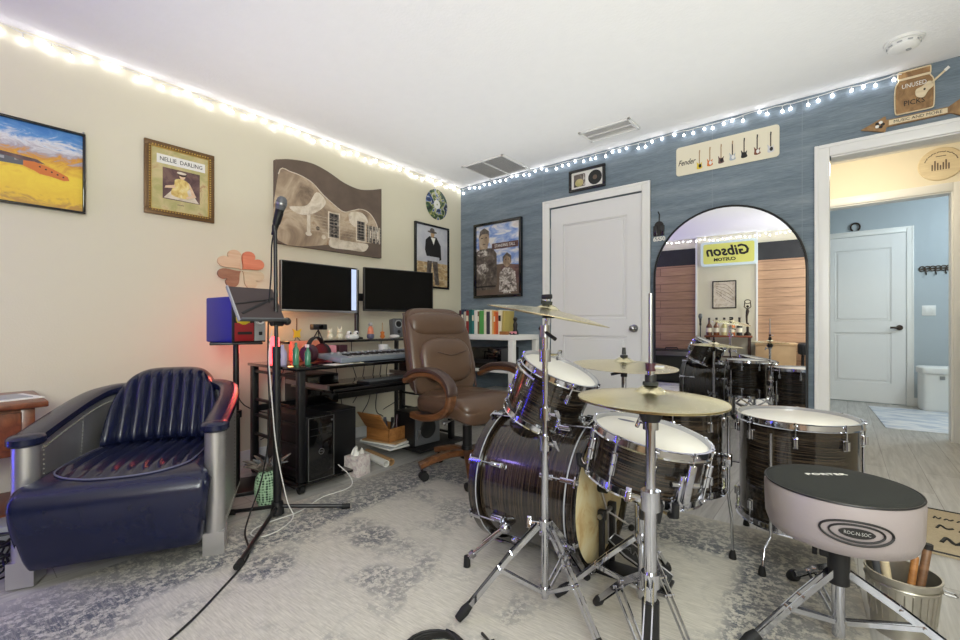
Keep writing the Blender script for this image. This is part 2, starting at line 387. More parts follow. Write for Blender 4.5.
    def disc(s, cx, cy, r, z, mat, ry=None, seg=24, rot=0):
        ry = r if ry is None else ry
        c, sn = math.cos(rot), math.sin(rot)
        return s.poly([(cx+r*math.cos(2*PI*i/seg)*c-ry*math.sin(2*PI*i/seg)*sn, cy+r*math.cos(2*PI*i/seg)*sn+ry*math.sin(2*PI*i/seg)*c) for i in range(seg)], z, mat)
    def text(s, txt, size, mat, x=0, y=0, z=0, ext=0.0005, shear=0.0, align='CENTER', rot=0.0, sx=1.0, bold=0.0):
        k = s.mi(mat)
        cu = bpy.data.curves.new('t', 'FONT'); cu.body = txt; cu.size = size; cu.extrude = ext; cu.shear = shear; cu.align_x = align; cu.align_y = 'CENTER'; cu.resolution_u = 2; cu.offset = bold
        o = bpy.data.objects.new('t', cu); COL.objects.link(o)
        me = bpy.data.meshes.new_from_object(o)
        T = s.T @ Matrix.Translation((x, y, z)) @ Matrix.Rotation(rot, 4, 'Z') @ Matrix.Diagonal((sx, 1, 1, 1))
        vs = [s.bm.verts.new(T @ q.co) for q in me.vertices]
        for p in me.polygons: s.f([vs[i] for i in p.vertices], k)
        bpy.data.objects.remove(o); bpy.data.curves.remove(cu); bpy.data.meshes.remove(me); return s
    def build(s, name, parent=None, loc=None, rot=None, angle=38, weld=False):
        if weld: bmesh.ops.remove_doubles(s.bm, verts=s.bm.verts, dist=1e-5)
        bmesh.ops.recalc_face_normals(s.bm, faces=s.bm.faces)
        me = bpy.data.meshes.new(name); s.bm.to_mesh(me); s.bm.free()
        for m in s.mats: me.materials.append(m)
        for p in me.polygons: p.use_smooth = True
        me.set_sharp_from_angle(angle=R_(angle))
        o = bpy.data.objects.new(name, me); COL.objects.link(o)
        if parent is not None: o.parent = parent
        if loc is not None: o.location = loc
        if rot is not None: o.rotation_euler = rot
        return o
# ------------------------------------------------------------------ things
def tag(o, label, cat, group=None):
    o['label'] = label; o['category'] = cat
    if group: o['group'] = group
    return o
def thing(name, label, cat, loc=(0, 0, 0), rot=(0, 0, 0), group=None):
    o = bpy.data.objects.new(name, None); o.empty_display_size = 0.1; COL.objects.link(o)
    o.location = loc; o.rotation_euler = rot if isinstance(rot, (tuple, Euler)) else (0, 0, rot)
    return tag(o, label, cat, group)
def struct(name, mb, **kw):
    o = mb.build(name, **kw); o['kind'] = 'structure'; return o
LEFTW = (PI/2, 0, PI/2)      # local x = along wall to the viewer's right, y = up, z = out of the wall
FARW = (PI/2, 0, 0)
NEARW = (PI/2, 0, PI)
def frame_bars(mb, w, h, b, d, mat, z0=0.0):
    mb.box(-w/2, w/2, h/2-b, h/2, z0, z0+d, mat, 0.003).box(-w/2, w/2, -h/2, -h/2+b, z0, z0+d, mat, 0.003)
    mb.box(-w/2, -w/2+b, -h/2+b, h/2-b, z0, z0+d, mat, 0.003).box(w/2-b, w/2, -h/2+b, h/2-b, z0, z0+d, mat, 0.003)
    return mb
def arc(cx, cy, r, a0, a1, n): return [(cx+r*math.cos(R_(a0+(a1-a0)*i/(n-1))), cy+r*math.sin(R_(a0+(a1-a0)*i/(n-1)))) for i in range(n)]
def smooth(pts, n=6, closed=False):
    """Catmull-Rom through pts"""
    pts = [Vector(p) for p in pts]; m = len(pts); out = []
    rng = range(m if closed else m-1)
    for i in rng:
        p1, p2 = pts[i], pts[(i+1) % m]
        p0 = pts[i-1] if (closed or i > 0) else p1*2-p2
        p3 = pts[(i+2) % m] if (closed or i+2 < m) else p2*2-p1
        for j in range(n):
            t = j/n
            out.append(0.5*((2*p1)+(p2-p0)*t+(2*p0-5*p1+4*p2-p3)*t*t+(3*p1-p0-3*p2+p3)*t**3))
    if not closed: out.append(pts[-1])
    return out
# ------------------------------------------------------------------ room shell
H = 2.44
YB = -4.78; XR = 4.35
struct('floor', MB().box(-0.12, 5.6, YB-0.12, 3.9, -0.1, 0.0, 'floor'))
struct('ceiling', MB().box(-0.12, 5.6, YB-0.12, 3.9, H, H+0.1, 'ceil'))
struct('wall_left', MB().box(-0.12, 0, YB-0.12, 0.12, 0, H, 'wallL'))
w = MB()
w.box(0, 1.104, 0, 0.12, 0, H, 'blue_wall').box(1.104, 1.952, 0, 0.12, 2.035, H, 'blue_wall').box(1.952, 3.12, 0, 0.12, 0, H, 'blue_wall')
w.box(3.12, 3.96, 0, 0.12, 2.03, H, 'blue_wall').box(3.96, 5.6, 0, 0.12, 0, H, 'blue_wall')
struct('wall_far', w)
struct('wall_right', MB().box(XR, XR+0.12, YB, 0, 0, H, 'wallL'))
struct('wall_near', MB().box(-0.12, XR+0.12, YB-0.12, YB, 0, H, 'wallL'))
# seams of the wallpaper drops
for i, x in enumerate((0.53, 1.03, 2.46, 2.99)):
    z0 = 2.1 if 1.04 <= x < 2.0 else 0.09
    struct('trim_%d' % (20+i), MB().box(x-0.0015, x+0.0015, -0.0008, 0.0, z0, H, 'seamblue'))
# rear wall: dark band, cedar panels and a pale pilaster between them
struct('trim_1', MB().box(0.02, 1.776, YB, YB+0.03, 1.99, 2.27, 'charcoal').box(2.642, 4.33, YB, YB+0.03, 1.99, 2.27, 'charcoal'))
struct('trim_2', MB().box(0.02, 1.776, YB, YB+0.04, 0.0, 1.99, 'cedar'))
struct('trim_3', MB().box(2.642, 4.33, YB, YB+0.04, 0.0, 1.99, 'cedar'))
struct('trim_4', MB().box(1.776, 2.642, YB, YB+0.08, 0.0, H, 'wallL').box(1.765, 1.79, YB, YB+0.1, 0, H, 'white').box(2.628, 2.653, YB, YB+0.1, 0, H, 'white'))
# baseboards
struct('baseboard_left', MB().box(0, 0.014, YB, 0, 0, 0.09, 'white', 0.003))
struct('baseboard_far', MB().box(0.014, 1.034, -0.014, 0, 0, 0.09, 'white', 0.003).box(2.022, 3.05, -0.014, 0, 0, 0.09, 'white', 0.003).box(4.035, XR, -0.014, 0, 0, 0.09, 'white', 0.003))
# door casings
def casing(name, x0, x1, top, y, w, s=-1, back=True):
    mb = MB()
    def prof(a0, a1, z0, z1):
        mb.box(a0, a1, min(y, y+s*0.016), max(y, y+s*0.016), z0, z1, 'white', 0.004)
    prof(x0-w, x0, 0, top+w); prof(x1, x1+w, 0, top+w); prof(x0, x1, top, top+w)
    e = s*0.022
    for a0, a1, z0, z1 in ((x0-w, x0-w*0.72, 0, top+w), (x1+w*0.72, x1+w, 0, top+w), (x0-w*0.72, x1+w*0.72, top+w*0.72, top+w)):
        mb.box(a0, a1, min(y, y+e), max(y, y+e), z0, z1, 'white', 0.003)
    return struct(name, mb)
casing('trim_5', 1.104, 1.952, 2.035, 0, 0.068)
casing('trim_6', 3.13, 3.95, 2.022, 0, 0.076)
struct('trim_7', MB().box(3.12, 3.131, 0.0, 0.12, 0, 2.03, 'white').box(3.942, 3.96, 0, 0.12, 0, 2.03, 'white').box(3.138, 3.942, 0, 0.12, 2.014, 2.03, 'white').box(3.93, 3.942, 0.05, 0.075, 0, 2.014, 'white'))
# panel door leaf: local x 0..w, y depth, z up
def panel_leaf(mb, w, h, panels, mat='doorw'):
    xs = 0.125
    mb.box(0, xs, 0, 0.036, 0, h, mat).box(w-xs, w, 0, 0.036, 0, h, mat)
    zs = [0]+[z for p in panels for z in p]+[h]
    for a, b in zip(zs[::2], zs[1::2]): mb.box(xs, w-xs, 0, 0.036, a, b, mat)
    for a, b in panels:
        mb.box(xs, w-xs, 0.010, 0.030, a, b, mat)
        mb.box(xs+0.03, w-xs-0.03, 0.003, 0.012, a+0.03, b-0.03, mat, 0.006, 1)
        for q in ((xs, xs+0.012, a, b), (w-xs-0.012, w-xs, a, b), (xs, w-xs, a, a+0.012), (xs, w-xs, b-0.012, b)):
            mb.box(q[0], q[1], 0.004, 0.012, q[2], q[3], mat, 0.003, 1)
d = panel_leaf(MB(Matrix.Translation((1.109, 0.012, 0.008))), 0.838, 2.018, [(0.24, 0.86), (1.0, 1.86)])
def lever_or_knob(mb, x, z, y, s=-1):
    mb.cyl((x, y, z), (x, y+s*0.008, z), 0.032, 'steel', seg=20)
    mb.cyl((x, y+s*0.008, z), (x, y+s*0.04, z), 0.011, 'steel', seg=12)
    mb.ball((x, y+s*0.052, z), 0.027, 'steel', (1, 0.75, 1))
m = MB(Matrix.Translation((1.109, 0.012, 0.008))); panel_leaf(m, 0.838, 2.018, [(0.24, 0.86), (1.0, 1.86)])
door = struct('door_1', m)
m = MB(); lever_or_knob(m, 1.885, 0.93, 0.012); m.build('door_knob', door)['label'] = 'brushed metal round knob'
for z in (0.25, 1.02, 1.80):
    MB().box(1.1015, 1.112, -0.004, 0.012, z-0.045, z+0.045, 'steel', 0.002).build('hinge', door)
# hall and pale blue room beyond the open doorway
struct('wall_hall', MB().box(2.0, 2.93, 1.66, 1.78, 0, H, 'hallw').box(2.93, 3.89, 1.66, 1.78, 2.05, H, 'hallw').box(3.89, 5.6, 1.66, 1.78, 0, H, 'hallw'))
struct('wall_hall_end', MB().box(2.0, 2.12, 0.12, 1.66, 0, H, 'hallw'))
struct('wall_hall_side', MB().box(5.48, 5.6, 0.12, 1.66, 0, H, 'hallw'))
struct('wall_bath', MB().box(2.0, 5.6, 3.75, 3.87, 0, H, 'bathw'))
struct('wall_bath_side', MB().box(2.0, 2.12, 1.78, 3.75, 0, H, 'bathw'))
struct('wall_bath_end', MB().box(5.48, 5.6, 1.78, 3.75, 0, H, 'bathw'))
struct('trim_8', MB().box(2.86, 2.93, 1.644, 1.66, 0, 2.12, 'white', 0.004).box(3.89, 3.96, 1.644, 1.66, 0, 2.12, 'white', 0.004).box(2.93, 3.89, 1.644, 1.66, 2.05, 2.12, 'white', 0.004).box(2.93, 3.89, 1.66, 1.78, 2.04, 2.05, 'white').box(3.88, 3.89, 1.66, 1.78, 0, 2.04, 'white').box(2.93, 2.94, 1.66, 1.78, 0, 2.04, 'white'))
casing('trim_9', 2.985, 3.785, 2.075, 3.75, 0.066)
m = MB(Matrix.Translation((2.99, 3.735, 0.008))); panel_leaf(m, 0.79, 2.062, [(0.24, 0.86), (1.0, 1.9)])
door2 = struct('door_2', m)
m = MB(); m.cyl((3.725, 3.735, 0.93), (3.725, 3.722, 0.93), 0.032, 'bronze').cyl((3.725, 3.722, 0.93), (3.725, 3.69, 0.93), 0.012, 'bronze').cyl((3.73, 3.69, 0.93), (3.64, 3.685, 0.93), 0.013, 'bronze')
m.build('door_handle', door2)['label'] = 'dark metal lever handle'
struct('baseboard_bath', MB().box(3.851, 5.48, 3.736, 3.75, 0, 0.1, 'white', 0.003))
struct('baseboard_hall', MB().box(3.96, 5.48, 1.646, 1.66, 0, 0.1, 'white', 0.003))
# ------------------------------------------------------------------ ceiling things
def vent(name, label, x0, x1, y0, y1, mid):
    t = thing(name, label, 'air vent', ((x0+x1)/2, (y0+y1)/2, H))
    w, h = x1-x0, y1-y0
    MB().box(-w/2, w/2, -h/2, -h/2+0.022, -0.012, 0, 'white', 0.003).box(-w/2, w/2, h/2-0.022, h/2, -0.012, 0, 'white', 0.003).box(-w/2, -w/2+0.022, -h/2, h/2, -0.012, 0, 'white', 0.003).box(w/2-0.022, w/2, -h/2, h/2, -0.012, 0, 'white', 0.003).box(*((-0.007, 0.007, -h/2, h/2) if mid else (-w/2, w/2, -0.004, 0.004)), -0.011, 0, 'white').build('vent_frame', t)
    MB().box(-w/2+0.02, w/2-0.02, -h/2+0.02, h/2-0.02, -0.0012, 0, 'lgrey' if mid else 'white').build('duct_backing', t)
    m = MB(); n = int((h-0.05)/0.016)
    for i in range(n):
        y = -h/2+0.03+i*0.016
        m.cbox((0, y, -0.006), w-0.04, 0.013, 0.0015, 'white', rot=Euler((R_(35), 0, 0)))
    m.build('louvres', t)
vent('ceiling_vent', 'square white return air grille on the ceiling close to the room corner', 0.443, 0.92, -0.49, -0.05, True)
vent('ceiling_vent', 'narrow white slatted air register on the ceiling above the closed door', 1.62, 2.02, -0.455, -0.235, False)
t = thing('smoke_detector', 'round white smoke detector on the ceiling above the open doorway', 'smoke detector', (3.44, -0.375, H))
MB().lathe([(0.0, -0.045), (0.045, -0.045), (0.062, -0.036), (0.066, -0.02), (0.066, -0.014)], 'white').lathe([(0.078, -0.014), (0.08, -0.004), (0.08, 0)], 'white').lathe([(0.066, -0.014), (0.078, -0.014)], 'white').build('detector_body', t)
m = MB()
for i in range(10):
    a = 2*PI*i/10; m.cbox((0.0655*math.cos(a), 0.0655*math.sin(a), -0.026), 0.004, 0.02, 0.006, 'lgrey', rot=Euler((0, 0, a)))
m.build('sensor_slots', t)
MB().cyl((0.02, 0.01, -0.045), (0.02, 0.01, -0.049), 0.011, 'lgrey').build('test_button', t)
# ------------------------------------------------------------------ string lights (cable, then each bulb)
def bulb_mesh():
    m = MB(); m.ball((0, 0, 0), 0.0085, 'led', (1, 1, 1.25), 8, 6); return m
BULB = None
def light_string(label, a, b, out, n, seed):
    """a, b: end points along the top of a wall; out: unit vector away from the wall"""
    global BULB
    rnd = random.Random(seed); a = Vector(a); b = Vector(b); out = Vector(out)
    t = thing('string_lights', label, 'string lights', a, group='string lights along the wall tops')
    pts = []
    for i in range(2*n+1):
        p = (b-a)*((i+rnd.uniform(-0.5, 0.5)*(0 < i < 2*n))/(2*n)); pts.append(p+out*0.014+Vector((0, 0, rnd.uniform(-0.006, 0.006))))
    mb = MB().tube(pts, 0.0028, 'whitecable', 5)
    spots = []
    for i in range(n):
        p = pts[2*i+1]+Vector((0, 0, -rnd.uniform(0.008, 0.042)))+out*rnd.uniform(-0.004, 0.012)
        mb.tube([pts[2*i+1], (pts[2*i+1]+p)/2+out*0.004, p+Vector((0, 0, 0.008))], 0.0025, 'whitecable', 5); spots.append(p)
    mb.build('cable', t)
    for p in spots:
        if BULB is None: o = bulb_mesh().build('bulb', t); BULB = o
        else:
            o = BULB.copy(); COL.objects.link(o); o.parent = t
        o.location = p; o.rotation_euler = (rnd.uniform(-0.7, 0.7), rnd.uniform(-0.7, 0.7), 0)
light_string('white string lights along the top of the cream wall', (0, -3.62, 2.425), (0, -0.02, 2.425), (1, 0, 0), 54, 1)
light_string('white string lights along the top of the blue papered wall', (0.03, 0, 2.42), (3.46, 0, 2.42), (0, -1, 0), 50, 2)
light_string('white string lights along the top of the plank wall seen in the mirror', (3.5, YB+0.1, 2.40), (0.9, YB+0.1, 2.40), (0, 1, 0), 40, 3)
# ------------------------------------------------------------------ pictures on the cream wall
t = thing('framed_painting', 'yellow field landscape print in a thin black frame above the small wooden table', 'picture', (0, -3.455, 1.771), LEFTW)
frame_bars(MB(), 0.77, 0.432, 0.012, 0.03, 'gloss').build('picture_frame', t)
m = MB().box(-0.374, 0.374, -0.205, 0.205, 0.002, 0.012, 'landscape')
m.poly([(-0.37, 0.035), (0.0, 0.045), (0.2, 0.03), (0.23, 0.012), (0.0, 0.012), (-0.37, 0.0)], 0.0126, 'duskprint')
m.poly([(-0.37, 0.03), (0.0, 0.03), (0.17, 0.012), (0.17, -0.012), (-0.37, -0.03)], 0.0129, 'grey')
for i in range(9): m.rect(-0.36+i*0.06, -0.335+i*0.06, -0.018+0.003*i, 0.02-0.0005*i, 0.0131, 'lgrey' if i % 2 else 'photodark')
m.poly([(0.15, 0.012), (0.19, 0.016), (0.26, -0.005), (0.315, -0.03), (0.322, -0.05), (0.30, -0.056), (0.25, -0.045), (0.21, -0.042), (0.19, -0.03), (0.15, -0.014)], 0.0133, 'orange')
for i in range(5): m.disc(0.21+i*0.022, -0.005-i*0.008, 0.004, 0.0135, 'ink', seg=8)
m.build('print', t)
tag(MB().ball((0, 0, 0.004), 0.005, 'steel').build('picture_nail', loc=(0.0, -3.075, 2.0), rot=LEFTW), 'small bare nail in the cream wall by the yellow landscape corner', 'nail')
t = thing('framed_sheet_music', 'old sheet music cover of a seated lady in an ornate gilt frame', 'picture', (0, -2.621, 1.841), LEFTW)
frame_bars(MB(), 0.375, 0.44, 0.034, 0.02, 'antique').build('picture_frame', t)
m = frame_bars(MB(), 0.345, 0.41, 0.008, 0.024, 'antique'); frame_bars(m, 0.313, 0.378, 0.004, 0.021, 'brass')
for i in range(26):
    for s in (-1, 1):
        m.ball((s*0.163, -0.185+i*0.0148, 0.021), 0.005, 'brass', seg=6, rings=4)
        if i < 21: m.ball((-0.148+i*0.0148, s*0.196, 0.021), 0.005, 'brass', seg=6, rings=4)
m.build('gilt_beading', t)
m = MB().box(-0.154, 0.154, -0.187, 0.187, 0.004, 0.01, 'posterground')
m.rect(-0.125, 0.135, 0.095, 0.15, 0.0106, 'paper').text('NELLIE  DARLING', 0.036, 'ink', 0.005, 0.122, 0.011, sx=0.82)
m.rect(-0.095, 0.105, -0.115, 0.075, 0.0106, 'duskprint').poly([(-0.09, -0.11), (-0.05, -0.06), (0.0, -0.02), (0.05, -0.03), (0.085, -0.09), (0.10, -0.112)], 0.011, 'sepiah')
m.poly([(p.x, p.y) for p in smooth([(-0.05, -0.085, 0), (-0.035, -0.02, 0), (-0.03, 0.012, 0), (0.0, 0.022, 0), (0.035, 0.012, 0), (0.05, -0.02, 0), (0.035, -0.05, 0), (0.04, -0.095, 0)], 4, True)], 0.0113, 'sepiay').poly([(-0.085, -0.05), (-0.08, -0.035), (-0.03, -0.02), (-0.03, -0.04)], 0.0115, 'heartlight')
m.poly([(0.04, 0.01), (0.05, 0.0), (0.085, -0.075), (0.03, -0.095), (0.03, -0.082), (0.06, -0.07)], 0.0115, 'heartlight')
m.disc(0.008, 0.04, 0.016, 0.0117, 'heartlight', 0.02).disc(0.008, 0.053, 0.024, 0.0119, 'darkwood', 0.016).disc(0.004, 0.058, 0.026, 0.0121, 'sepiah', 0.008)
m.text('music', 0.016, 'sepia', 0.0, -0.14, 0.011)
m.build('print', t)
# wavy-topped guitar canvas
t = thing('guitar_canvas', 'sepia close-up guitar canvas with a wavy top edge', 'canvas print', (0.003, -2.04, 1.55), LEFTW)
W_ = 0.945
top = smooth([(0, 0.605, 0), (0.10, 0.625, 0), (0.27, 0.635, 0), (0.42, 0.60, 0), (0.58, 0.555, 0), (0.74, 0.545, 0), (0.86, 0.575, 0), (W_, 0.61, 0)], 5)
top = smooth([(0, 0.60, 0), (0.12, 0.635, 0), (0.28, 0.652, 0), (0.42, 0.625, 0), (0.56, 0.575, 0), (0.70, 0.555, 0), (0.82, 0.575, 0), (W_, 0.615, 0)], 5)
out = [(0, 0), (W_, 0)]+[(p.x, p.y) for p in reversed(top)]
MB().prism(out, 0, 0.035, 'sepia').build('canvas', t)
m = MB()
body = smooth([(0.02, 0.02, 0), (0.02, 0.5, 0), (0.12, 0.54, 0), (0.27, 0.51, 0), (0.37, 0.435, 0), (0.47, 0.375, 0), (0.56, 0.335, 0), (0.64, 0.36, 0), (0.73, 0.39, 0), (0.82, 0.37, 0), (0.89, 0.29, 0), (0.91, 0.19, 0), (0.88, 0.13, 0), (0.72, 0.10, 0), (0.5, 0.06, 0)], 5, True)
m.poly([(p.x, p.y) for p in body], 0.0354, 'sepial')
edge = [Vector((p.x, p.y, 0.0356)) for p in body[5:60]]; m.tube(edge, 0.004, 'sepiah', 5)
sw = smooth([(0.10, 0.28, 0), (0.24, 0.32, 0), (0.32, 0.44, 0), (0.40, 0.38, 0), (0.33, 0.29, 0), (0.20, 0.24, 0)], 4, True); m.poly([(p.x, p.y) for p in sw], 0.0358, 'sepiah')
sw = smooth([(0.62, 0.34, 0), (0.74, 0.36, 0), (0.80, 0.29, 0), (0.70, 0.23, 0), (0.62, 0.26, 0)], 4, True); m.poly([(p.x, p.y) for p in sw], 0.0358, 'sepiah')
sw = smooth([(0.44, 0.10, 0), (0.52, 0.10, 0), (0.66, 0.10, 0), (0.80, 0.10, 0), (0.76, 0.035, 0), (0.62, 0.03, 0), (0.44, 0.03, 0)], 4, True); m.poly([(p.x, p.y) for p in sw], 0.0358, 'sepiah')
def pickup(x0, x1, y0, y1):
    m.rect(x0-0.012, x1+0.012, y0-0.012, y1+0.012, 0.036, 'sepiah'); m.rect(x0, x1, y0, y1, 0.0363, 'photodark')
    for i in range(6):
        for j in (0.3, 0.7): m.disc(x0+(x1-x0)*j, y0+(y1-y0)*(i+0.5)/6, 0.011, 0.0366, 'ink', seg=8)
pickup(0.43, 0.515, 0.11, 0.30); pickup(0.69, 0.765, 0.125, 0.285)
m.rect(0.24, 0.268, 0.09, 0.28, 0.0362, 'sepiah').disc(0.254, 0.105, 0.026, 0.0364, 'sepiah', 0.016).disc(0.38, 0.10, 0.018, 0.0362, 'sepiah').disc(0.33, 0.16, 0.016, 0.0362, 'sepia')
for i in range(6): m.rect(0.27, 0.94, 0.135+i*0.024, 0.1365+i*0.024, 0.0369, 'sepiah')
m.rect(0.79, 0.944, 0.12, 0.265, 0.0367, 'photodark')
for i in range(4): m.rect(0.805+i*0.037, 0.812+i*0.037, 0.12, 0.265, 0.0371, 'sepiah'); 
for i in range(3): m.rect(0.82+i*0.037, 0.832+i*0.037, 0.16, 0.225, 0.0372, 'sepiah')
m.build('guitar_print', t)
# marbled disc and cowboy poster near the corner
t = thing('vinyl_record', 'marbled green and blue record disc hung on the cream wall', 'record', (0, -0.37, 2.186), LEFTW)
MB().lathe([(0.0, 0.006), (0.15, 0.006), (0.155, 0.003), (0.15, 0)], 'marbled', 40).build('disc', t)
MB().lathe([(0.008, 0.0072), (0.045, 0.0072), (0.045, 0.006)], 'paper', 24).build('centre_label', t)
t = thing('framed_poster', 'standing cowboy photo poster in a black frame beside the room corner', 'picture', (0, -0.443, 1.646), LEFTW)
frame_bars(MB(), 0.475, 0.635, 0.02, 0.025, 'gloss').build('picture_frame', t)
m = MB().box(-0.22, 0.22, -0.3, 0.3, 0.003, 0.01, 'greysky').rect(-0.218, 0.218, -0.298, -0.06, 0.0104, 'fieldprint')
m.poly([(-0.06, 0.0), (-0.09, -0.28), (-0.03, -0.28), (0.0, -0.03), (0.04, -0.28), (0.1, -0.28), (0.07, 0.0)], 0.0108, 'photodark')
m.poly([(-0.09, 0.16), (-0.04, 0.20), (0.06, 0.20), (0.12, 0.12), (0.13, -0.02), (0.08, -0.04), (-0.07, -0.02), (-0.1, 0.06)], 0.0112, 'ink')
m.poly([(-0.02, 0.19), (0.02, 0.12), (0.045, 0.19)], 0.0115, 'paper').rect(-0.1, 0.1, -0.045, 0.0, 0.0116, 'greysky')
m.disc(0.005, 0.225, 0.026, 0.0116, 'tan', 0.034).disc(0.0, 0.246, 0.066, 0.0119, 'photodark', 0.012).disc(0.0, 0.262, 0.032, 0.0121, 'photodark', 0.024)
m.text('3', 0.03, 'ink', 0.1, -0.265, 0.0112)
m.build('print', t)
# four wooden hearts, a clover
t = thing('clover_wall_art', 'wooden clover of four hearts on the wall above the blue speaker box', 'wall decoration', (0, -2.262, 1.335), LEFTW)
def heart(s, ang, dx, dy):
    pts = []
    for i in range(36):
        q = 2*PI*i/36; x = 16*math.sin(q)**3; y = 13*math.cos(q)-5*math.cos(2*q)-2*math.cos(3*q)-math.cos(4*q)
        x *= s/30; y = (y+17)*s/30
        c, sn = math.cos(ang), math.sin(ang); pts.append((x*c-y*sn+dx, x*sn+y*c+dy))
    return pts
for ang, mat, s, dx, dy in ((R_(42), 'heartlight', 0.158, -0.004, 0.0), (R_(-42), 'heartorange', 0.158, 0.004, 0.0), (R_(128), 'heartbrown', 0.15, -0.004, -0.008), (R_(-128), 'heartcream', 0.15, 0.004, -0.008)):
    MB().prism([(x, y*0.86) for x, y in heart(s, ang, dx, dy)], 0.0, 0.018, mat).build('heart', t)
# outlet on the cream wall
t = thing('wall_outlet', 'white wall outlet with a black plug under the desk shelf', 'outlet', (0.0, -0.98, 0.46), LEFTW)
MB().box(-0.038, 0.038, -0.06, 0.06, 0, 0.006, 'white', 0.003).build('cover_plate', t)
MB().box(-0.017, 0.017, -0.045, -0.012, 0.006, 0.009, 'lgrey', 0.002).build('socket', t)
MB().box(-0.018, 0.018, 0.008, 0.046, 0.006, 0.04, 'black', 0.005).build('plug', t)
# ------------------------------------------------------------------ on the blue wall
t = thing('framed_poster', 'two people photo poster under a blue sky in a black frame on the blue wall', 'picture', (0.505, 0, 1.622), FARW)
frame_bars(MB(), 0.60, 0.77, 0.027, 0.034, 'gloss').build('picture_frame', t)
m = MB().box(-0.276, 0.276, -0.361, 0.361, 0.004, 0.012, 'skyprint')
m.poly([(-0.276, -0.36), (0.276, -0.36), (0.276, -0.075), (0.1, -0.05), (-0.276, -0.05)], 0.0124, 'sepia').rect(0.05, 0.276, -0.25, -0.07, 0.0126, 'duskprint')
m.poly([(-0.276, -0.30), (-0.276, 0.10), (-0.20, 0.13), (-0.06, 0.12), (-0.01, 0.06), (-0.005, -0.24), (-0.03, -0.30)], 0.0128, 'photodark')
m.poly([(-0.235, 0.12), (-0.24, 0.25), (-0.21, 0.31), (-0.15, 0.325), (-0.11, 0.29), (-0.105, 0.20), (-0.13, 0.12)], 0.0130, 'sepial').poly([(-0.242, 0.24), (-0.225, 0.31), (-0.17, 0.338), (-0.11, 0.30), (-0.104, 0.25), (-0.13, 0.275), (-0.2, 0.275)], 0.0132, 'photodark')
m.disc(-0.20, 0.235, 0.012, 0.0134, 'ink', 0.005).disc(-0.145, 0.235, 0.012, 0.0134, 'ink', 0.005).disc(-0.172, 0.17, 0.022, 0.0134, 'sepia', 0.006)
m.disc(-0.19, 0.075, 0.07, 0.0132, 'tattoo', 0.035).disc(-0.19, -0.09, 0.075, 0.0132, 'tattoo', 0.06).rect(-0.276, -0.02, -0.275, -0.26, 0.0133, 'ink')
m.poly([(0.02, -0.33), (0.03, -0.14), (0.08, -0.09), (0.16, -0.09), (0.22, -0.14), (0.24, -0.33)], 0.0130, 'tattoo').disc(0.12, -0.02, 0.048, 0.0132, 'sepial', 0.065).poly([(0.07, -0.06), (0.068, 0.02), (0.12, 0.06), (0.172, 0.02), (0.17, -0.07), (0.158, 0.0), (0.12, 0.03), (0.082, 0.0)], 0.0134, 'photodark')
m.disc(0.105, -0.01, 0.007, 0.0136, 'ink', 0.004).disc(0.138, -0.01, 0.007, 0.0136, 'ink', 0.004)
m.rect(-0.07, 0.255, 0.105, 0.165, 0.0134, 'duskprint').text('STANDING TALL', 0.042, 'paper', 0.092, 0.135, 0.0137, sx=0.8)
m.text('live', 0.07, 'paper', 0.12, -0.325, 0.0137, shear=0.3)
m.build('print', t)
t = thing('framed_record_award', 'small black framed album cover and black disc above the closed door', 'picture', (1.478, 0, 2.229), FARW)
frame_bars(MB(), 0.337, 0.19, 0.022, 0.026, 'gloss').build('picture_frame', t)
m = MB().box(-0.15, 0.15, -0.076, 0.076, 0.004, 0.010, 'paper').rect(-0.125, -0.02, -0.055, 0.055, 0.0104, 'photodark').disc(-0.072, -0.02, 0.04, 0.0107, 'posterground', 0.034).rect(-0.035, -0.015, -0.05, 0.05, 0.0108, 'tattoo')
m.build('mount', t)
MB().lathe([(0.0, 0.0125), (0.062, 0.0125), (0.062, 0.010)], 'gloss', 28, (0.075, 0, 0)).lathe([(0.0, 0.0131), (0.02, 0.0131)], 'sepia', 20, (0.075, 0, 0)).build('record', t)
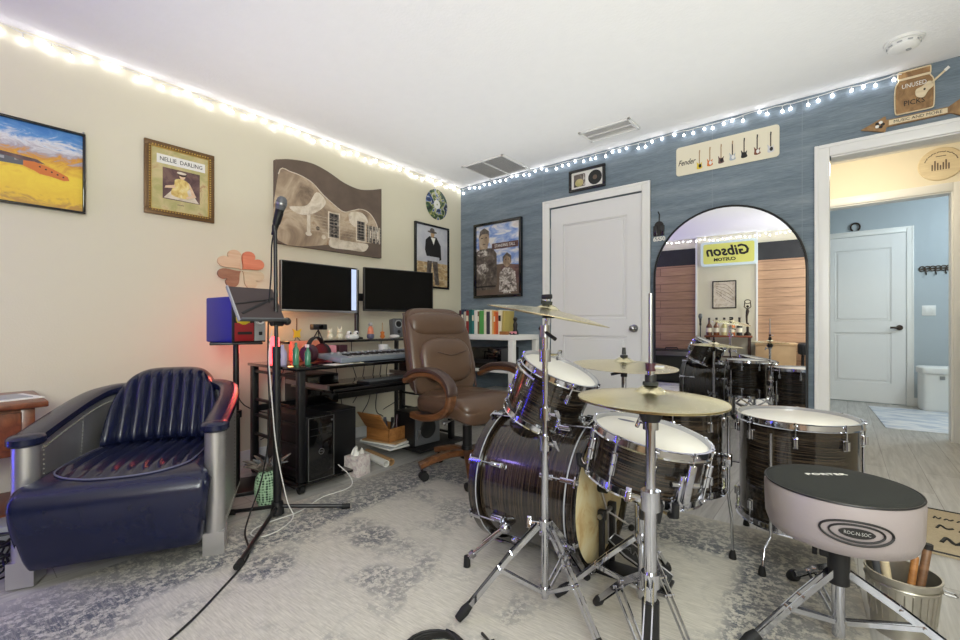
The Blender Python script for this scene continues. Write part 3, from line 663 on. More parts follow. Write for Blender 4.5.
# guitar line-up sign
t = thing('guitar_sign', 'long cream metal sign with seven painted guitars on the blue wall', 'sign', (2.54, 0, 2.197), FARW)
def rrect(w, h, r, n=6):
    return arc(w/2-r, h/2-r, r, 0, 90, n)+arc(-w/2+r, h/2-r, r, 90, 180, n)+arc(-w/2+r, -h/2+r, r, 180, 270, n)+arc(w/2-r, -h/2+r, r, 270, 360, n)
MB().prism(rrect(0.655, 0.216, 0.022), 0.002, 0.007, 'cream').build('plate', t)
MB().text('Fender', 0.058, 'ink', -0.255, -0.015, 0.0072, shear=0.35, sx=0.72, bold=0.0006).build('lettering', t)['label'] = 'dark script lettering'
for i, (c, gx, gy) in enumerate((('yellow', -0.165, -0.058), ('orange', -0.095, -0.052), ('duskprint', -0.022, -0.05), ('bathw', 0.05, -0.045), ('ink', 0.122, -0.045), ('redwood', 0.2, -0.042), ('greysky', 0.278, -0.045))):
    s = 0.9; m = MB()
    b = smooth([(gx-0.020*s, gy-0.024*s, 0), (gx, gy-0.030*s, 0), (gx+0.022*s, gy-0.022*s, 0), (gx+0.017*s, gy, 0), (gx+0.020*s, gy+0.024*s, 0), (gx+0.008*s, gy+0.014*s, 0), (gx-0.008*s, gy+0.016*s, 0), (gx-0.021*s, gy+0.034*s, 0), (gx-0.018*s, gy+0.004*s, 0)], 4, True)
    m.poly([(p.x, p.y) for p in b], 0.0073, c).disc(gx+0.004, gy-0.004, 0.010, 0.0075, 'paper' if i % 2 else 'ink', 0.014)
    m.rect(gx-0.0035, gx+0.0035, gy+0.012, gy+0.088, 0.0076, 'darkwood' if i > 2 else 'tan').poly([(gx-0.004, gy+0.088), (gx+0.004, gy+0.088), (gx+0.006, gy+0.11), (gx-0.002, gy+0.114)], 0.0077, 'ink' if i > 3 else 'tan')
    m.build('painted_guitar', t)
# tag with chain between closed door and mirror
t = thing('hanging_ornament', 'small black tube shaped ornament with white digits by the arched mirror', 'wall decoration', (2.085, 0, 1.63), FARW)
m = MB().prism(rrect(0.075, 0.11, 0.02), 0.0, 0.012, 'ink'); m.T = Matrix.Translation((0, 0.06, 0))
MB(Matrix.Translation((0, 0.085, 0))).prism(arc(0, 0.02, 0.034, 0, 180, 9)+[(-0.034, -0.06), (0.034, -0.06)], 0, 0.012, 'ink').box(-0.042, -0.012, -0.06, 0.02, 0.003, 0.016, 'gloss', 0.004).box(0.012, 0.042, -0.06, 0.02, 0.003, 0.016, 'gloss', 0.004).build('body', t)
m = MB().tube([(0, 0.14, 0.006), (0.003, 0.19, 0.006), (-0.008, 0.215, 0.006)], 0.004, 'ink', 6); m.build('hook', t)
MB().text('6550', 0.046, 'paper', 0, 0.0, 0.004, ext=0.003, bold=0.002).build('digits', t)['label'] = 'white digits'
# jar sign and arrow above the open doorway
t = thing('jar_sign', 'brown jar shaped wooden sign with a small pale guitar above the doorway', 'sign', (3.512, 0, 2.186), FARW)
t.scale = (0.82, 1, 1)
jar = [(-0.085, 0.0), (0.085, 0.0)]+[(p.x, p.y) for p in smooth([(0.085, 0.0, 0), (0.098, 0.02, 0), (0.098, 0.15, 0), (0.08, 0.19, 0), (0.082, 0.205, 0), (0.082, 0.238, 0), (0.07, 0.242, 0)], 3)][1:]+[(p.x, p.y) for p in smooth([(-0.07, 0.242, 0), (-0.082, 0.238, 0), (-0.082, 0.205, 0), (-0.08, 0.19, 0), (-0.098, 0.15, 0), (-0.098, 0.02, 0), (-0.085, 0.0, 0)], 3)][:-1]
MB().prism(jar, 0, 0.012, 'signwood').build('board', t)
m = MB().tube([(x, y, 0.012) for x, y in jar], 0.004, 'palewood', 5, closed=True).box(-0.08, 0.08, 0.192, 0.204, 0.012, 0.016, 'palewood'); m.build('pale_edging', t)
MB().text('UNUSED', 0.036, 'paper', 0.0, 0.155, 0.013, sx=0.9).text('PICKS', 0.042, 'ink', 0, 0.055, 0.013).build('lettering', t)
g = MB(Matrix.Translation((0.055, 0.115, 0.013)) @ Matrix.Rotation(R_(-52), 4, 'Z'))
g.prism([(p.x, p.y) for p in smooth([(0, -0.055, 0), (0.032, -0.035, 0), (0.022, 0.0, 0), (0.02, 0.035, 0), (0, 0.045, 0), (-0.02, 0.035, 0), (-0.022, 0.0, 0), (-0.032, -0.035, 0)], 4, True)], 0, 0.006, 'palewood').box(-0.005, 0.005, 0.04, 0.12, 0, 0.006, 'palewood').box(-0.008, 0.008, 0.12, 0.145, 0, 0.006, 'paper').disc(0, -0.005, 0.006, 0.0064, 'ink')
g.build('guitar_cutout', t)['label'] = 'pale wooden guitar cutout'
t = thing('arrow_sign', 'wooden arrow sign with burnt letters resting over the doorway trim', 'sign', (3.59, 0, 2.150), FARW)
MB().prism([(-0.31, -0.008), (-0.20, 0.045), (-0.195, 0.02), (0.06, 0.02), (0.11, 0.055), (0.24, 0.06), (0.19, 0.0), (0.24, -0.06), (0.11, -0.045), (0.07, -0.018), (-0.195, -0.02), (-0.20, -0.05)], 0, 0.014, 'signwood').build('arrow_board', t)
MB().box(-0.185, 0.055, -0.013, 0.015, 0.014, 0.0144, 'palewood').text('MUSIC AND MORE', 0.024, 'ink', -0.065, 0.001, 0.0148, sx=1.0).build('lettering', t)
m = MB()
for q in range(5): m.disc(-0.225+0.014*math.cos(q*1.257), 0.0+0.014*math.sin(q*1.257), 0.009, 0.0145+q*0.0001, 'paper' if q % 2 else 'ink')
m.build('flower_motif', t)
# arched mirror, leaning a little off the wall on one side
t = thing('arched_mirror', 'tall arched floor mirror with a thin black frame against the blue wall', 'mirror', (2.545, -0.050, 0.0), (PI/2, 0, R_(3)))
aw = 0.474
outl = arc(0, 1.797-aw, aw, 0, 180, 33)+[(-aw, 0.0), (aw, 0.0)]
MB().prism([(x*0.985, y*0.992+0.006) for x, y in outl], -0.012, 0.0, 'black').build('backing', t)
MB().poly([(x*0.98, 0.006+y*0.993) for x, y in outl], 0.0008, 'mirror').build('mirror_glass', t)
MB().tube([(x, y, 0.002) for x, y in outl], 0.0075, 'blackm', 6, closed=True).build('mirror_frame', t)
# ------------------------------------------------------------------ hall and pale blue room things
t = thing('round_wood_sign', 'round pale wood sign on the lit hall wall over the second opening', 'sign', (3.82, 1.66, 2.285), FARW)
MB().lathe([(0, 0.012), (0.13, 0.012), (0.136, 0.006), (0.136, 0)], 'palewood', 40).build('board', t)
m = MB()
for i in range(13):
    a = R_(20+i*11.5); m.cbox((0.098*math.cos(a), 0.098*math.sin(a), 0.0125), 0.006, 0.016 if i % 3 else 0.022, 0.001, 'sepia', rot=Euler((0, 0, a+0.4*(i % 2))))
m.rect(-0.03, 0.03, 0.06, 0.066, 0.0126, 'sepia')
for q in range(7): m.rect(-0.055+q*0.016, -0.046+q*0.016, -0.05, -0.05+(0.05, 0.08, 0.06, 0.04, 0.06, 0.08, 0.05)[q], 0.0126, 'sepia')
m.build('burnt_marks', t)
t = thing('horseshoe', 'dark iron horseshoe standing on the trim of the pale blue room door', 'horseshoe', (3.32, 3.73, 2.142))
m = MB(); m.sweep([(0.045*math.cos(R_(a)), 0, 0.052+0.05*math.sin(R_(a))) for a in range(-60, 241, 20)], 0.01, 0.018, 'bronze'); m.build('iron_shoe', t)
t = thing('hanging_hook_rack', 'dark ornate metal hook rack on the pale blue wall', 'wall hook', (4.03, 3.75, 1.62), FARW)
m = MB()
for i in range(6):
    m.tube([( -0.11+i*0.044+0.026*math.cos(q*PI/6), 0.028*math.sin(q*PI/6), 0.012) for q in range(12)], 0.006, 'bronze', 6, closed=True)
m.box(-0.135, 0.135, -0.008, 0.006, 0, 0.012, 'bronze').build('scroll_plate', t)
for x in (-0.08, 0.0, 0.08): MB().tube([(x, -0.01, 0.01), (x, -0.06, 0.02), (x, -0.075, 0.045), (x, -0.055, 0.06)], 0.005, 'bronze', 6).build('hook', t)
t = thing('light_switch', 'white double switch plate on the pale blue wall above the bin', 'light switch', (3.975, 3.75, 1.13), FARW)
MB().box(-0.058, 0.058, -0.06, 0.06, 0, 0.006, 'white', 0.003).build('cover_plate', t)
for x in (-0.024, 0.024): MB().box(x-0.016, x+0.016, -0.033, 0.033, 0.006, 0.010, 'white', 0.002).build('rocker', t)
t = thing('waste_bin', 'tall white lidded bin standing in the pale blue room', 'bin', (4.02, 3.5, 0.0), R_(8))
m = MB(); m.sell((0, 0, 0.215), (0.15, 0.125, 0.215), 'white', 0.12, 0.35); m.build('body', t)
m = MB(); m.sell((0, 0, 0.455), (0.165, 0.138, 0.045), 'white', 0.35, 0.35); m.build('lid', t)
MB().box(-0.02, 0.02, -0.146, -0.13, 0.36, 0.40, 'steel', 0.003).build('latch', t)
bm_ = MB().box(-0.62, 0.62, -0.48, 0.9, 0.0, 0.008, 'bathmat', 0.003).build('bath_mat', loc=(4.10, 2.52, 0.0), rot=(0, 0, R_(3)))
tag(bm_, 'pale blue and white runner on the floor of the room beyond the hall', 'mat')
t = thing('doormat', 'tan coir doormat with black script inside the open doorway', 'mat', (3.93, -0.66, 0.0), R_(-2))
MB().box(-0.47, 0.47, -0.30, 0.31, 0.0, 0.012, 'coir', 0.003).build('mat_pile', t)
MB().tube([(x, y, 0.011) for x, y in ((-0.465, -0.295), (0.465, -0.295), (0.465, 0.305), (-0.465, 0.305))], 0.006, 'ink', 6, closed=True).build('binding', t)
rnd = random.Random(5)
for row, (y, hgt, th) in enumerate(((0.17, 0.03, 0.007), (0.04, 0.05, 0.011), (-0.13, 0.075, 0.016))):
    x = -0.40
    while x < 0.38:
        wd = hgt*rnd.uniform(0.6, 1.1)
        pts = smooth([(x, y-hgt/2, 0.0125), (x+wd*0.3, y+hgt*rnd.uniform(0.2, 0.6), 0.0125), (x+wd*0.6, y-hgt*rnd.uniform(0.2, 0.5), 0.0125), (x+wd, y+hgt*rnd.uniform(-0.1, 0.4), 0.0125)], 4)
        MB().tube(pts, th*0.5, 'ink', 5).build('painted_letter', t); x += wd*1.35 if rnd.random() < 0.75 else wd*2.1
# ------------------------------------------------------------------ things by the rear wall that the mirror shows
t = thing('lit_sign', 'yellow backlit guitar maker sign reflected at the top of the arched mirror', 'sign', (2.25, YB+0.10, 2.13), NEARW)
MB().prism(rrect(0.80, 0.40, 0.05), 0.0, 0.05, 'signrim').build('light_box', t)
MB().prism(rrect(0.72, 0.325, 0.03), 0.05, 0.053, 'signlit').build('face', t)
MB().text('Gibson', 0.225, 'ink', 0.0, 0.035, 0.054, shear=0.25, sx=0.95, bold=0.007).text('CUSTOM', 0.07, 'ink', 0.05, -0.10, 0.054, sx=1.1, bold=0.003).build('lettering', t)
t = thing('framed_print', 'tan drawing in a thin black frame hung on the wall seen in the mirror', 'picture', (2.19, YB+0.08, 1.463), NEARW)
frame_bars(MB(), 0.345, 0.45, 0.016, 0.02, 'gloss').build('picture_frame', t)
m = MB().box(-0.158, 0.158, -0.21, 0.21, 0.003, 0.008, 'sepiah')
for q in range(5): m.tube(smooth([(-0.13, -0.15+q*0.05, 0.009), (-0.02, -0.08+q*0.06, 0.009), (0.12, 0.05+q*0.03, 0.009)], 4), 0.003, 'sepia', 4)
m.build('drawing', t)
t = thing('bottle_rack', 'dark wooden bottle stand with red top against the wall seen in the mirror', 'shelf', (2.255, -4.56, 0.0))
MB().box(-0.33, 0.33, -0.12, 0.12, 0.77, 0.80, 'redwood', 0.004).build('top', t)
for x in (-0.29, 0.29):
    for y in (-0.09, 0.09): MB().box(x-0.02, x+0.02, y-0.02, y+0.02, 0, 0.77, 'darkwood').build('leg', t)
for z in (0.2, 0.45): MB().box(-0.27, 0.27, -0.09, 0.09, z, z+0.02, 'darkwood').build('shelf', t)
def bottle(x, kind, label):
    t = thing('liquor_bottle', label, 'bottle', (x, -4.55, 0.80), group='bottles on the stand in the mirror')
    w = 0.042
    MB().lathe([(0, 0), (w, 0.002), (w, 0.15), (0.016, 0.195), (0.014, 0.25), (0, 0.25)], kind, 20).build('glass', t)
    MB().lathe([(0, 0.285), (0.017, 0.285), (0.017, 0.25), (0, 0.25)], 'ink', 14).build('stopper', t)
    MB().lathe([(w+0.001, 0.05), (w+0.001, 0.12)], 'cream', 20).build('paper_label', t)
bottle(1.985, 'bottleglass', 'dark bottle nearest the end of the stand by the plank panel in the mirror')
bottle(2.09, 'amber', 'amber bottle second along the stand in the mirror')
bottle(2.20, 'posterground', 'pale tan bottle under the framed drawing in the mirror')
bottle(2.31, 'orange', 'orange brown bottle between pale bottle and the darkest bottle in the mirror')
bottle(2.41, 'ink', 'nearly black bottle next to the trophy figure in the mirror')
t = thing('trophy_figure', 'thin dark figure holding a ring overhead beside the bottles in the mirror', 'figurine', (2.52, -4.55, 0.80))
MB().lathe([(0, 0), (0.05, 0), (0.05, 0.03), (0.018, 0.06), (0.018, 0.2), (0, 0.2)], 'bronze', 16).build('pedestal', t)
m = MB().tube([(-0.01, 0, 0.2), (-0.012, 0, 0.3), (0, 0, 0.38), (0, 0, 0.43)], [0.012, 0.016, 0.026, 0.012], 'bronze', 10).ball((0, 0, 0.455), 0.02, 'bronze').tube([(0.0, 0, 0.41), (0.045, 0, 0.45), (0.035, 0, 0.53)], 0.008, 'bronze', 6).tube([(0.0, 0, 0.41), (-0.045, 0, 0.45), (-0.035, 0, 0.53)], 0.008, 'bronze', 6); m.build('figure', t)
MB().tube([(0.042*math.cos(q*PI/8), 0, 0.53+0.03*math.sin(q*PI/8)) for q in range(16)], 0.006, 'bronze', 6, closed=True).build('ring', t)
t = thing('guitar_amplifier', 'black amplifier on the floor before the plank wall in the mirror', 'amplifier', (1.42, -4.5, 0.0))
MB().box(-0.33, 0.33, -0.14, 0.14, 0.012, 0.56, 'black', 0.015).build('cabinet', t)
MB().box(-0.30, 0.30, 0.14, 0.146, 0.05, 0.44, 'felt').build('grille', t)
MB().box(-0.30, 0.30, 0.14, 0.145, 0.46, 0.53, 'steel').build('control_panel', t)
MB().tube([(-0.1, 0, 0.56), (-0.09, 0, 0.585), (0.09, 0, 0.585), (0.1, 0, 0.56)], 0.01, 'rubber', 8).build('handle', t)
t = thing('microphone_stand', 'second microphone on a round base stand before the bottles in the mirror', 'microphone stand', (1.885, -4.30, 0.0))
MB().lathe([(0, 0), (0.12, 0), (0.12, 0.012), (0.02, 0.022), (0, 0.022)], 'blackm', 28).build('base', t)
MB().cyl((0, 0, 0.02), (0, 0, 0.98), 0.009, 'blackm').cyl((0, 0, 0.96), (0, 0, 1.0), 0.016, 'black').build('pole', t)
m = MB().lathe([(0, 0.99), (0.012, 0.99), (0.02, 1.07), (0, 1.07)], 'blackm', 16).lathe([(0.021, 1.07), (0.03, 1.09), (0.03, 1.12), (0.018, 1.145), (0, 1.15)], 'grey', 18); m.build('microphone', t)
t = thing('storage_chest', 'tan chest beside the plank wall in the mirror', 'chest', (2.88, -4.5, 0.0))
MB().box(-0.25, 0.25, -0.2, 0.2, 0, 0.66, 'tan', 0.006).build('body', t); MB().box(-0.26, 0.26, -0.21, 0.21, 0.66, 0.70, 'tan', 0.006).build('lid', t)
t = thing('keyboard_bench', 'black padded bench beside the tan chest in the mirror', 'bench', (3.34, -4.42, 0.0))
m = MB(); m.sell((0, 0, 0.62), (0.19, 0.16, 0.09), 'black', 0.3, 0.3); m.build('padded_seat', t)
for x in (-0.14, 0.14):
    for y in (-0.11, 0.11): MB().cyl((x, y, 0), (x*0.9, y*0.9, 0.56), 0.014, 'blackm').build('leg', t)
t = thing('led_light_bar', 'slim violet light bar standing in the corner behind the armchair', 'lamp', (0.22, -4.5, 0.0), R_(35))
MB().lathe([(0, 0), (0.11, 0), (0.11, 0.015), (0.02, 0.025), (0, 0.025)], 'blackm', 24).build('base', t)
MB().box(-0.018, 0.018, -0.018, 0.018, 0.02, 1.45, 'blackm').build('upright', t)
MB().box(0.018, 0.024, -0.014, 0.014, 0.06, 1.43, 'ledblue').build('light_strip', t)
# ------------------------------------------------------------------ rug
rug = MB().box(-1.18, 1.18, -1.54, 1.54, 0.0, 0.008, 'rug', 0.003).build('area_rug', loc=(2.128, -2.75, 0.0), rot=(0, 0, R_(3)))
tag(rug, 'large cream and blue grey distressed rug under the drum kit', 'rug')
RZ = 0.008
# ------------------------------------------------------------------ navy leather and riveted metal armchair (local +x is its front)
t = thing('armchair', 'navy ribbed leather armchair with riveted metal sides', 'armchair', (0.722, -2.945, 0.0), R_(-28))
t.scale = (1, 0.86, 1)
def upath(s, off):
    """U path seen from above: front of one arm, round the back, front of the other; s in 0..1"""
    pts = [(0.33, -0.35), (0.10, -0.352), (-0.12, -0.345), (-0.27, -0.31), (-0.36, -0.20), (-0.385, 0.0), (-0.36, 0.20), (-0.27, 0.31), (-0.12, 0.345), (0.10, 0.352), (0.33, 0.35)]
    return pts
cen = smooth([(x, y, 0) for x, y in upath(0, 0)], 6)
nC = len(cen)
def topz(i):
    u = i/(nC-1); x = cen[i].x
    q = max(0.0, min(1.0, (0.33-x)/0.66))
    return 0.515+0.10*q
m = MB(); k = m.mi('alu'); rings = []
for i in range(nC):
    d = (cen[min(i+1, nC-1)]-cen[max(i-1, 0)]).normalized(); nrm = Vector((d.y, -d.x, 0)); zt = topz(i)
    o = cen[i]+nrm*0.036; q = cen[i]-nrm*0.036
    rings.append([m.v((o.x, o.y, 0.095)), m.v((o.x, o.y, zt)), m.v((q.x, q.y, zt)), m.v((q.x, q.y, 0.095))])
for a, b in zip(rings, rings[1:]):
    for j in range(4): m.f((a[j], a[(j+1) % 4], b[(j+1) % 4], b[j]), k)
m.f(rings[0], k); m.f(rings[-1][::-1], k)
for s in (-1, 1): m.cyl((0.33, s*0.35, 0.085), (0.33, s*0.35, 0.515), 0.045, 'alu', seg=20)
sh = m.build('metal_shell', t)
m = MB()
def rivets(pts, r=0.0035):
    for p in pts: m.ball(p, r, 'seam', seg=6, rings=4)
for s in (-1, 1):
    if s > 0: m.build('rivet_rows', sh); m = MB()
    rivets([(0.285, s*0.314-0.0*s, 0.12+i*0.018) for i in range(22)]); rivets([(0.285, s*0.388, 0.12+i*0.018) for i in range(22)])
    rivets([(-0.02-0.0022*i, s*0.310, 0.36+i*0.016) for i in range(15)]); rivets([(-0.02, s*0.387, 0.12+i*0.018) for i in range(26)])
    rivets([(0.30-i*0.018, s*0.389, 0.11) for i in range(30)])
m.build('rivet_rows', sh); m = MB()
for i in range(nC):
    d = (cen[min(i+1, nC-1)]-cen[max(i-1, 0)]).normalized(); nrm = Vector((d.y, -d.x, 0))
    for off in (0.0375, -0.0375):
        for h_ in (0.5,):
            a = cen[i]+nrm*off; b = cen[min(i+1, nC-1)]+nrm*off
            for w_ in (0.0, 0.33, 0.66):
                p = a.lerp(b, w_); rivets([(p.x, p.y, topz(i)-0.03)])
m.build('top_rivets', sh)
m = MB(); k = m.mi('navy'); rings = []
for i in range(nC):
    d = (cen[min(i+1, nC-1)]-cen[max(i-1, 0)]).normalized(); nrm = Vector((d.y, -d.x, 0)); zt = topz(i)
    rg = []
    for q in range(14):
        a = 2*PI*q/14; cx, cz = math.cos(a), math.sin(a)
        rg.append(m.v((cen[i]+nrm*(0.054*math.copysign(abs(cx)**0.6, cx))+Vector((0, 0, zt+0.016+0.024*math.copysign(abs(cz)**0.7, cz))))[:]))
    rings.append(rg)
for a, b in zip(rings, rings[1:]):
    for j in range(14): m.f((a[j], a[(j+1) % 14], b[(j+1) % 14], b[j]), k)
for s, rg in ((-1, rings[0]), (1, rings[-1])):
    pass
for s in (-1, 1):
    m.sell((0.33, s*0.35, 0.531), (0.068, 0.062, 0.024), 'navy', 0.6, 1.0, 20, 8)
m.build('arm_pad', t)
# seat block: rounded, bulging forward past the uprights
def ribs(y, half, n): return abs(math.sin((y/half+1)*0.5*PI*n))
m = MB(); k = m.mi('navy')
prof = smooth([(-0.26, 0.10, 0), (0.10, 0.095, 0), (0.36, 0.085, 0), (0.405, 0.10, 0), (0.43, 0.17, 0), (0.455, 0.27, 0), (0.455, 0.335, 0), (0.42, 0.375, 0), (0.33, 0.395, 0), (0.15, 0.392, 0), (-0.05, 0.378, 0), (-0.26, 0.36, 0)], 5)
ys = [-0.312+0.624*i/80 for i in range(81)]
rows = []
for y in ys:
    e = min(1.0, (0.312-abs(y))/0.035); e = math.sqrt(max(0, 1-(1-e)**2)); row = []
    for p in prof:
        x, z = p.x, p.y
        if x > 0.3: x += 0.035*min(1, (x-0.3)/0.1)
        if x > 0.2 and abs(y) > 0.29: x = x-(1-e)*0.03
        z2 = z-(1-e)*0.03 if z > 0.2 else z+(1-e)*0.02
        lim = 0.405-0.42*(y/0.27)**4*0.25
        if z > 0.34 and x < lim and abs(y) < 0.262:
            fade = min(1, (lim-x)/0.04)*min(1, (0.262-abs(y))/0.02)
            z2 += (0.020*ribs(y, 0.262, 9)-0.004)*fade
        yy = y*(1+0.12*max(0.0, min(1.0, (x-0.385)/0.04))*max(0.0, min(1.0, (z-0.09)/0.26)))
        row.append(m.v((x, yy, z2)))
    rows.append(row)
for a, b in zip(rows, rows[1:]):
    for j in range(len(prof)-1): m.f((a[j], a[j+1], b[j+1], b[j]), k)
m.f(rows[0], k); m.f(rows[-1][::-1], k)
seat = m.build('seat_cushion', t, angle=60)
m = MB().tube(smooth([(-0.22, -0.268, 0.371), (0.05, -0.268, 0.392), (0.30, -0.262, 0.402), (0.38, -0.22, 0.396), (0.425, -0.12, 0.389), (0.435, 0, 0.387), (0.425, 0.12, 0.389), (0.38, 0.22, 0.396), (0.30, 0.262, 0.402), (0.05, 0.268, 0.392), (-0.22, 0.268, 0.371)], 5), 0.0035, 'navyp', 6)
m.build('piping', seat)
# back cushion: leaning, ribbed, rounded top corners
m = MB()
def backp(u, v):
    # u around section 0..1 (front and rear), v across width
    y = -0.275+0.55*v
    h = 0.355*(max(0.0, 1-abs(y/0.278)**4.2))**0.42
    a = 2*PI*u; cz = -math.cos(a); cx = math.sin(a)
    zz = 0.37+h*(0.5+0.5*math.copysign(abs(cz)**0.55, cz))
    thick = 0.075
    xx = -0.235-0.16*((zz-0.37)/0.36)+thick*math.copysign(abs(cx)**0.6, cx)-0.10*(1-(y/0.3)**2)*0.25 + 0.05*(y/0.28)**2
    if cx > 0: xx += 0.021*ribs(y, 0.275, 10)*min(1, cx*1.6)
    return (xx, y, zz)
m.grid(backp, 30, 91, 'navy', wu=True)
m.build('back_cushion', t, angle=60)
for x, y in ((0.33, -0.35), (0.33, 0.35), (-0.27, -0.28), (-0.27, 0.28)):
    MB().prism([(x-0.045, y-0.045), (x+0.045, y-0.045), (x+0.045, y+0.045), (x-0.045, y+0.045)], 0.0085, 0.10, 'alu').build('foot', t)
# ------------------------------------------------------------------ wooden side table at the frame edge
t = thing('side_table', 'red brown wooden side table behind the navy armchair', 'table', (0.30, -3.50, 0.0))
MB().box(-0.245, 0.245, -0.23, 0.23, 0.602, 0.628, 'redwood', 0.006).build('table_top', t)
MB().box(-0.20, 0.20, -0.19, 0.19, 0.40, 0.602, 'redwood', 0.004).build('case', t)
MB().box(0.20, 0.214, -0.15, 0.15, 0.43, 0.585, 'redwood', 0.004).build('drawer', t)
MB().ball((0.228, 0, 0.51), 0.014, 'brass').build('drawer_knob', t.children[-1])
for x in (-0.18, 0.18):
    for y in (-0.17, 0.17): MB().box(x-0.022, x+0.022, y-0.022, y+0.022, 0, 0.602, 'redwood', 0.003).build('leg', t)
MB().box(-0.18, 0.18, -0.17, 0.17, 0.14, 0.16, 'redwood').build('lower_shelf', t)
tag(MB().box(-0.11, 0.11, -0.15, 0.15, 0.0, 0.004, 'paper').box(-0.09, 0.08, -0.14, 0.12, 0.004, 0.007, 'lgrey').build('paper_sheets', loc=(0.34, -3.44, 0.628), rot=(0, 0, R_(14))), 'loose papers lying on the red brown side table', 'paper')
# cable tangle and a grey box under the table
m = MB(); rnd = random.Random(3); pts = []
for i in range(70): pts.append((0.09*math.cos(i*0.75)+rnd.uniform(-.03, .03), 0.11*math.sin(i*0.75)+rnd.uniform(-.03, .03), 0.01+0.13*abs(math.sin(i*0.21))))
m.tube(smooth(pts, 3), 0.004, 'tread', 6)
tag(m.build('cable_tangle', loc=(0.72, -3.50, 0.0)), 'black cable tangle on the floor by the armchair front foot', 'cable')
t = thing('power_adapter', 'grey metal box on the floor beside the cable tangle', 'box', (0.50, -3.50, 0.165))
t.location.z = 0.0
MB().box(-0.11, 0.11, -0.12, 0.12, 0.008, 0.15, 'lgrey', 0.012).build('case', t)
for x in (-0.09, 0.09): MB().box(x-0.01, x+0.01, -0.1, 0.1, 0, 0.01, 'rubber').build('foot', t)
# ------------------------------------------------------------------ speaker stand with blue speaker box
t = thing('speaker_stand', 'black pole stand carrying the blue speaker box behind the armchair', 'stand', (0.47, -2.48, 0.0), R_(-20))
MB().box(-0.14, 0.14, -0.14, 0.14, 0.0, 0.022, 'blackm', 0.004).build('base_plate', t)
MB().cyl((0, 0, 0.02), (0, 0, 0.45), 0.021, 'blackm').cyl((0, 0, 0.42), (0, 0, 0.845), 0.016, 'blackm').cyl((0, 0, 0.42), (0, 0, 0.46), 0.03, 'blackm').build('pole', t)
MB().box(-0.13, 0.13, -0.13, 0.13, 0.845, 0.858, 'blackm', 0.003).build('top_plate', t)
MB().cyl((0.02, 0, 0.44), (0.055, 0, 0.44), 0.008, 'blackm').ball((0.062, 0, 0.44), 0.016, 'black').build('clamp_knob', t)
t = thing('speaker_box', 'bright blue sided speaker box with a red control front', 'speaker', (0.47, -2.48, 0.858), R_(6))
MB().box(-0.15, 0.13, -0.095, 0.095, 0, 0.255, 'blue', 0.008).build('cabinet', t)
f_ = MB().box(0.13, 0.145, -0.095, 0.095, 0, 0.255, 'black', 0.005).build('front_baffle', t)
MB().box(0.145, 0.150, -0.085, 0.022, 0.008, 0.11, 'red', 0.003).box(0.150, 0.152, -0.07, 0.01, 0.045, 0.06, 'ink').build('red_panel', f_)
MB().box(0.145, 0.149, 0.026, 0.09, 0.008, 0.19, 'lgrey', 0.003).box(0.149, 0.153, 0.05, 0.07, 0.04, 0.06, 'ink', 0.003).build('grey_panel', f_)
m = MB(Matrix.Translation((0.146, -0.035, 0.135)) @ Matrix.Rotation(PI/2, 4, 'Y')); m.lathe([(0, 0.014), (0.03, 0.008), (0.042, 0.0)], 'yellow', 24).lathe([(0.042, 0), (0.05, 0.004), (0.054, 0)], 'rubber', 24).build('yellow_cone', f_)
m = MB(Matrix.Translation((0.150, 0.058, 0.125)) @ Matrix.Rotation(PI/2, 4, 'Y')); m.lathe([(0.014, 0.004), (0.022, 0.008), (0.028, 0.0)], 'white', 20).lathe([(0, 0.002), (0.014, 0.004)], 'dkpurple', 20); m.build('dial', f_)
t = thing('radio_module', 'small pinkish module with white ring standing beside the blue speaker box', 'radio', (0.63, -2.375, 0.72))
bpy.data.objects.remove(t)
# ------------------------------------------------------------------ microphone stand with tray, microphone, cables
t = thing('microphone_stand', 'black tripod microphone stand with a tilted tray in front of the desk', 'microphone stand', (1.02, -2.505, RZ))
MB().cyl((0, 0, 0.01), (0, 0, 0.07), 0.033, 'black', 0.026).cyl((0, 0, 0.07), (-0.01, 0, 0.80), 0.019, 'blackm').cyl((-0.01, 0, 0.78), (-0.01, 0, 0.84), 0.02, 'black').cyl((-0.01, 0, 0.84), (-0.022, 0.0, 1.42), 0.009, 'blackm').build('pole', t)
for a, L in ((218, 0.25), (-36+0, 0.25), (60, 0.32)):
    pass
for dx, dy in ((-0.19, -0.15), (0.20, 0.27), (0.36, -0.33)):
    n_ = math.hypot(dx, dy); ux, uy = dx/n_, dy/n_
    lg = MB().tube([(ux*0.02, uy*0.02, 0.045), (ux*n_*0.5, uy*n_*0.5, 0.03), (ux*n_, uy*n_, 0.014)], 0.0095, 'blackm', 10).build('leg', t)
    MB().cyl((ux*(n_-0.03), uy*(n_-0.03), 0.0145), (ux*(n_+0.012), uy*(n_+0.012), 0.0135), 0.0135, 'rubber').build('rubber_foot', lg)
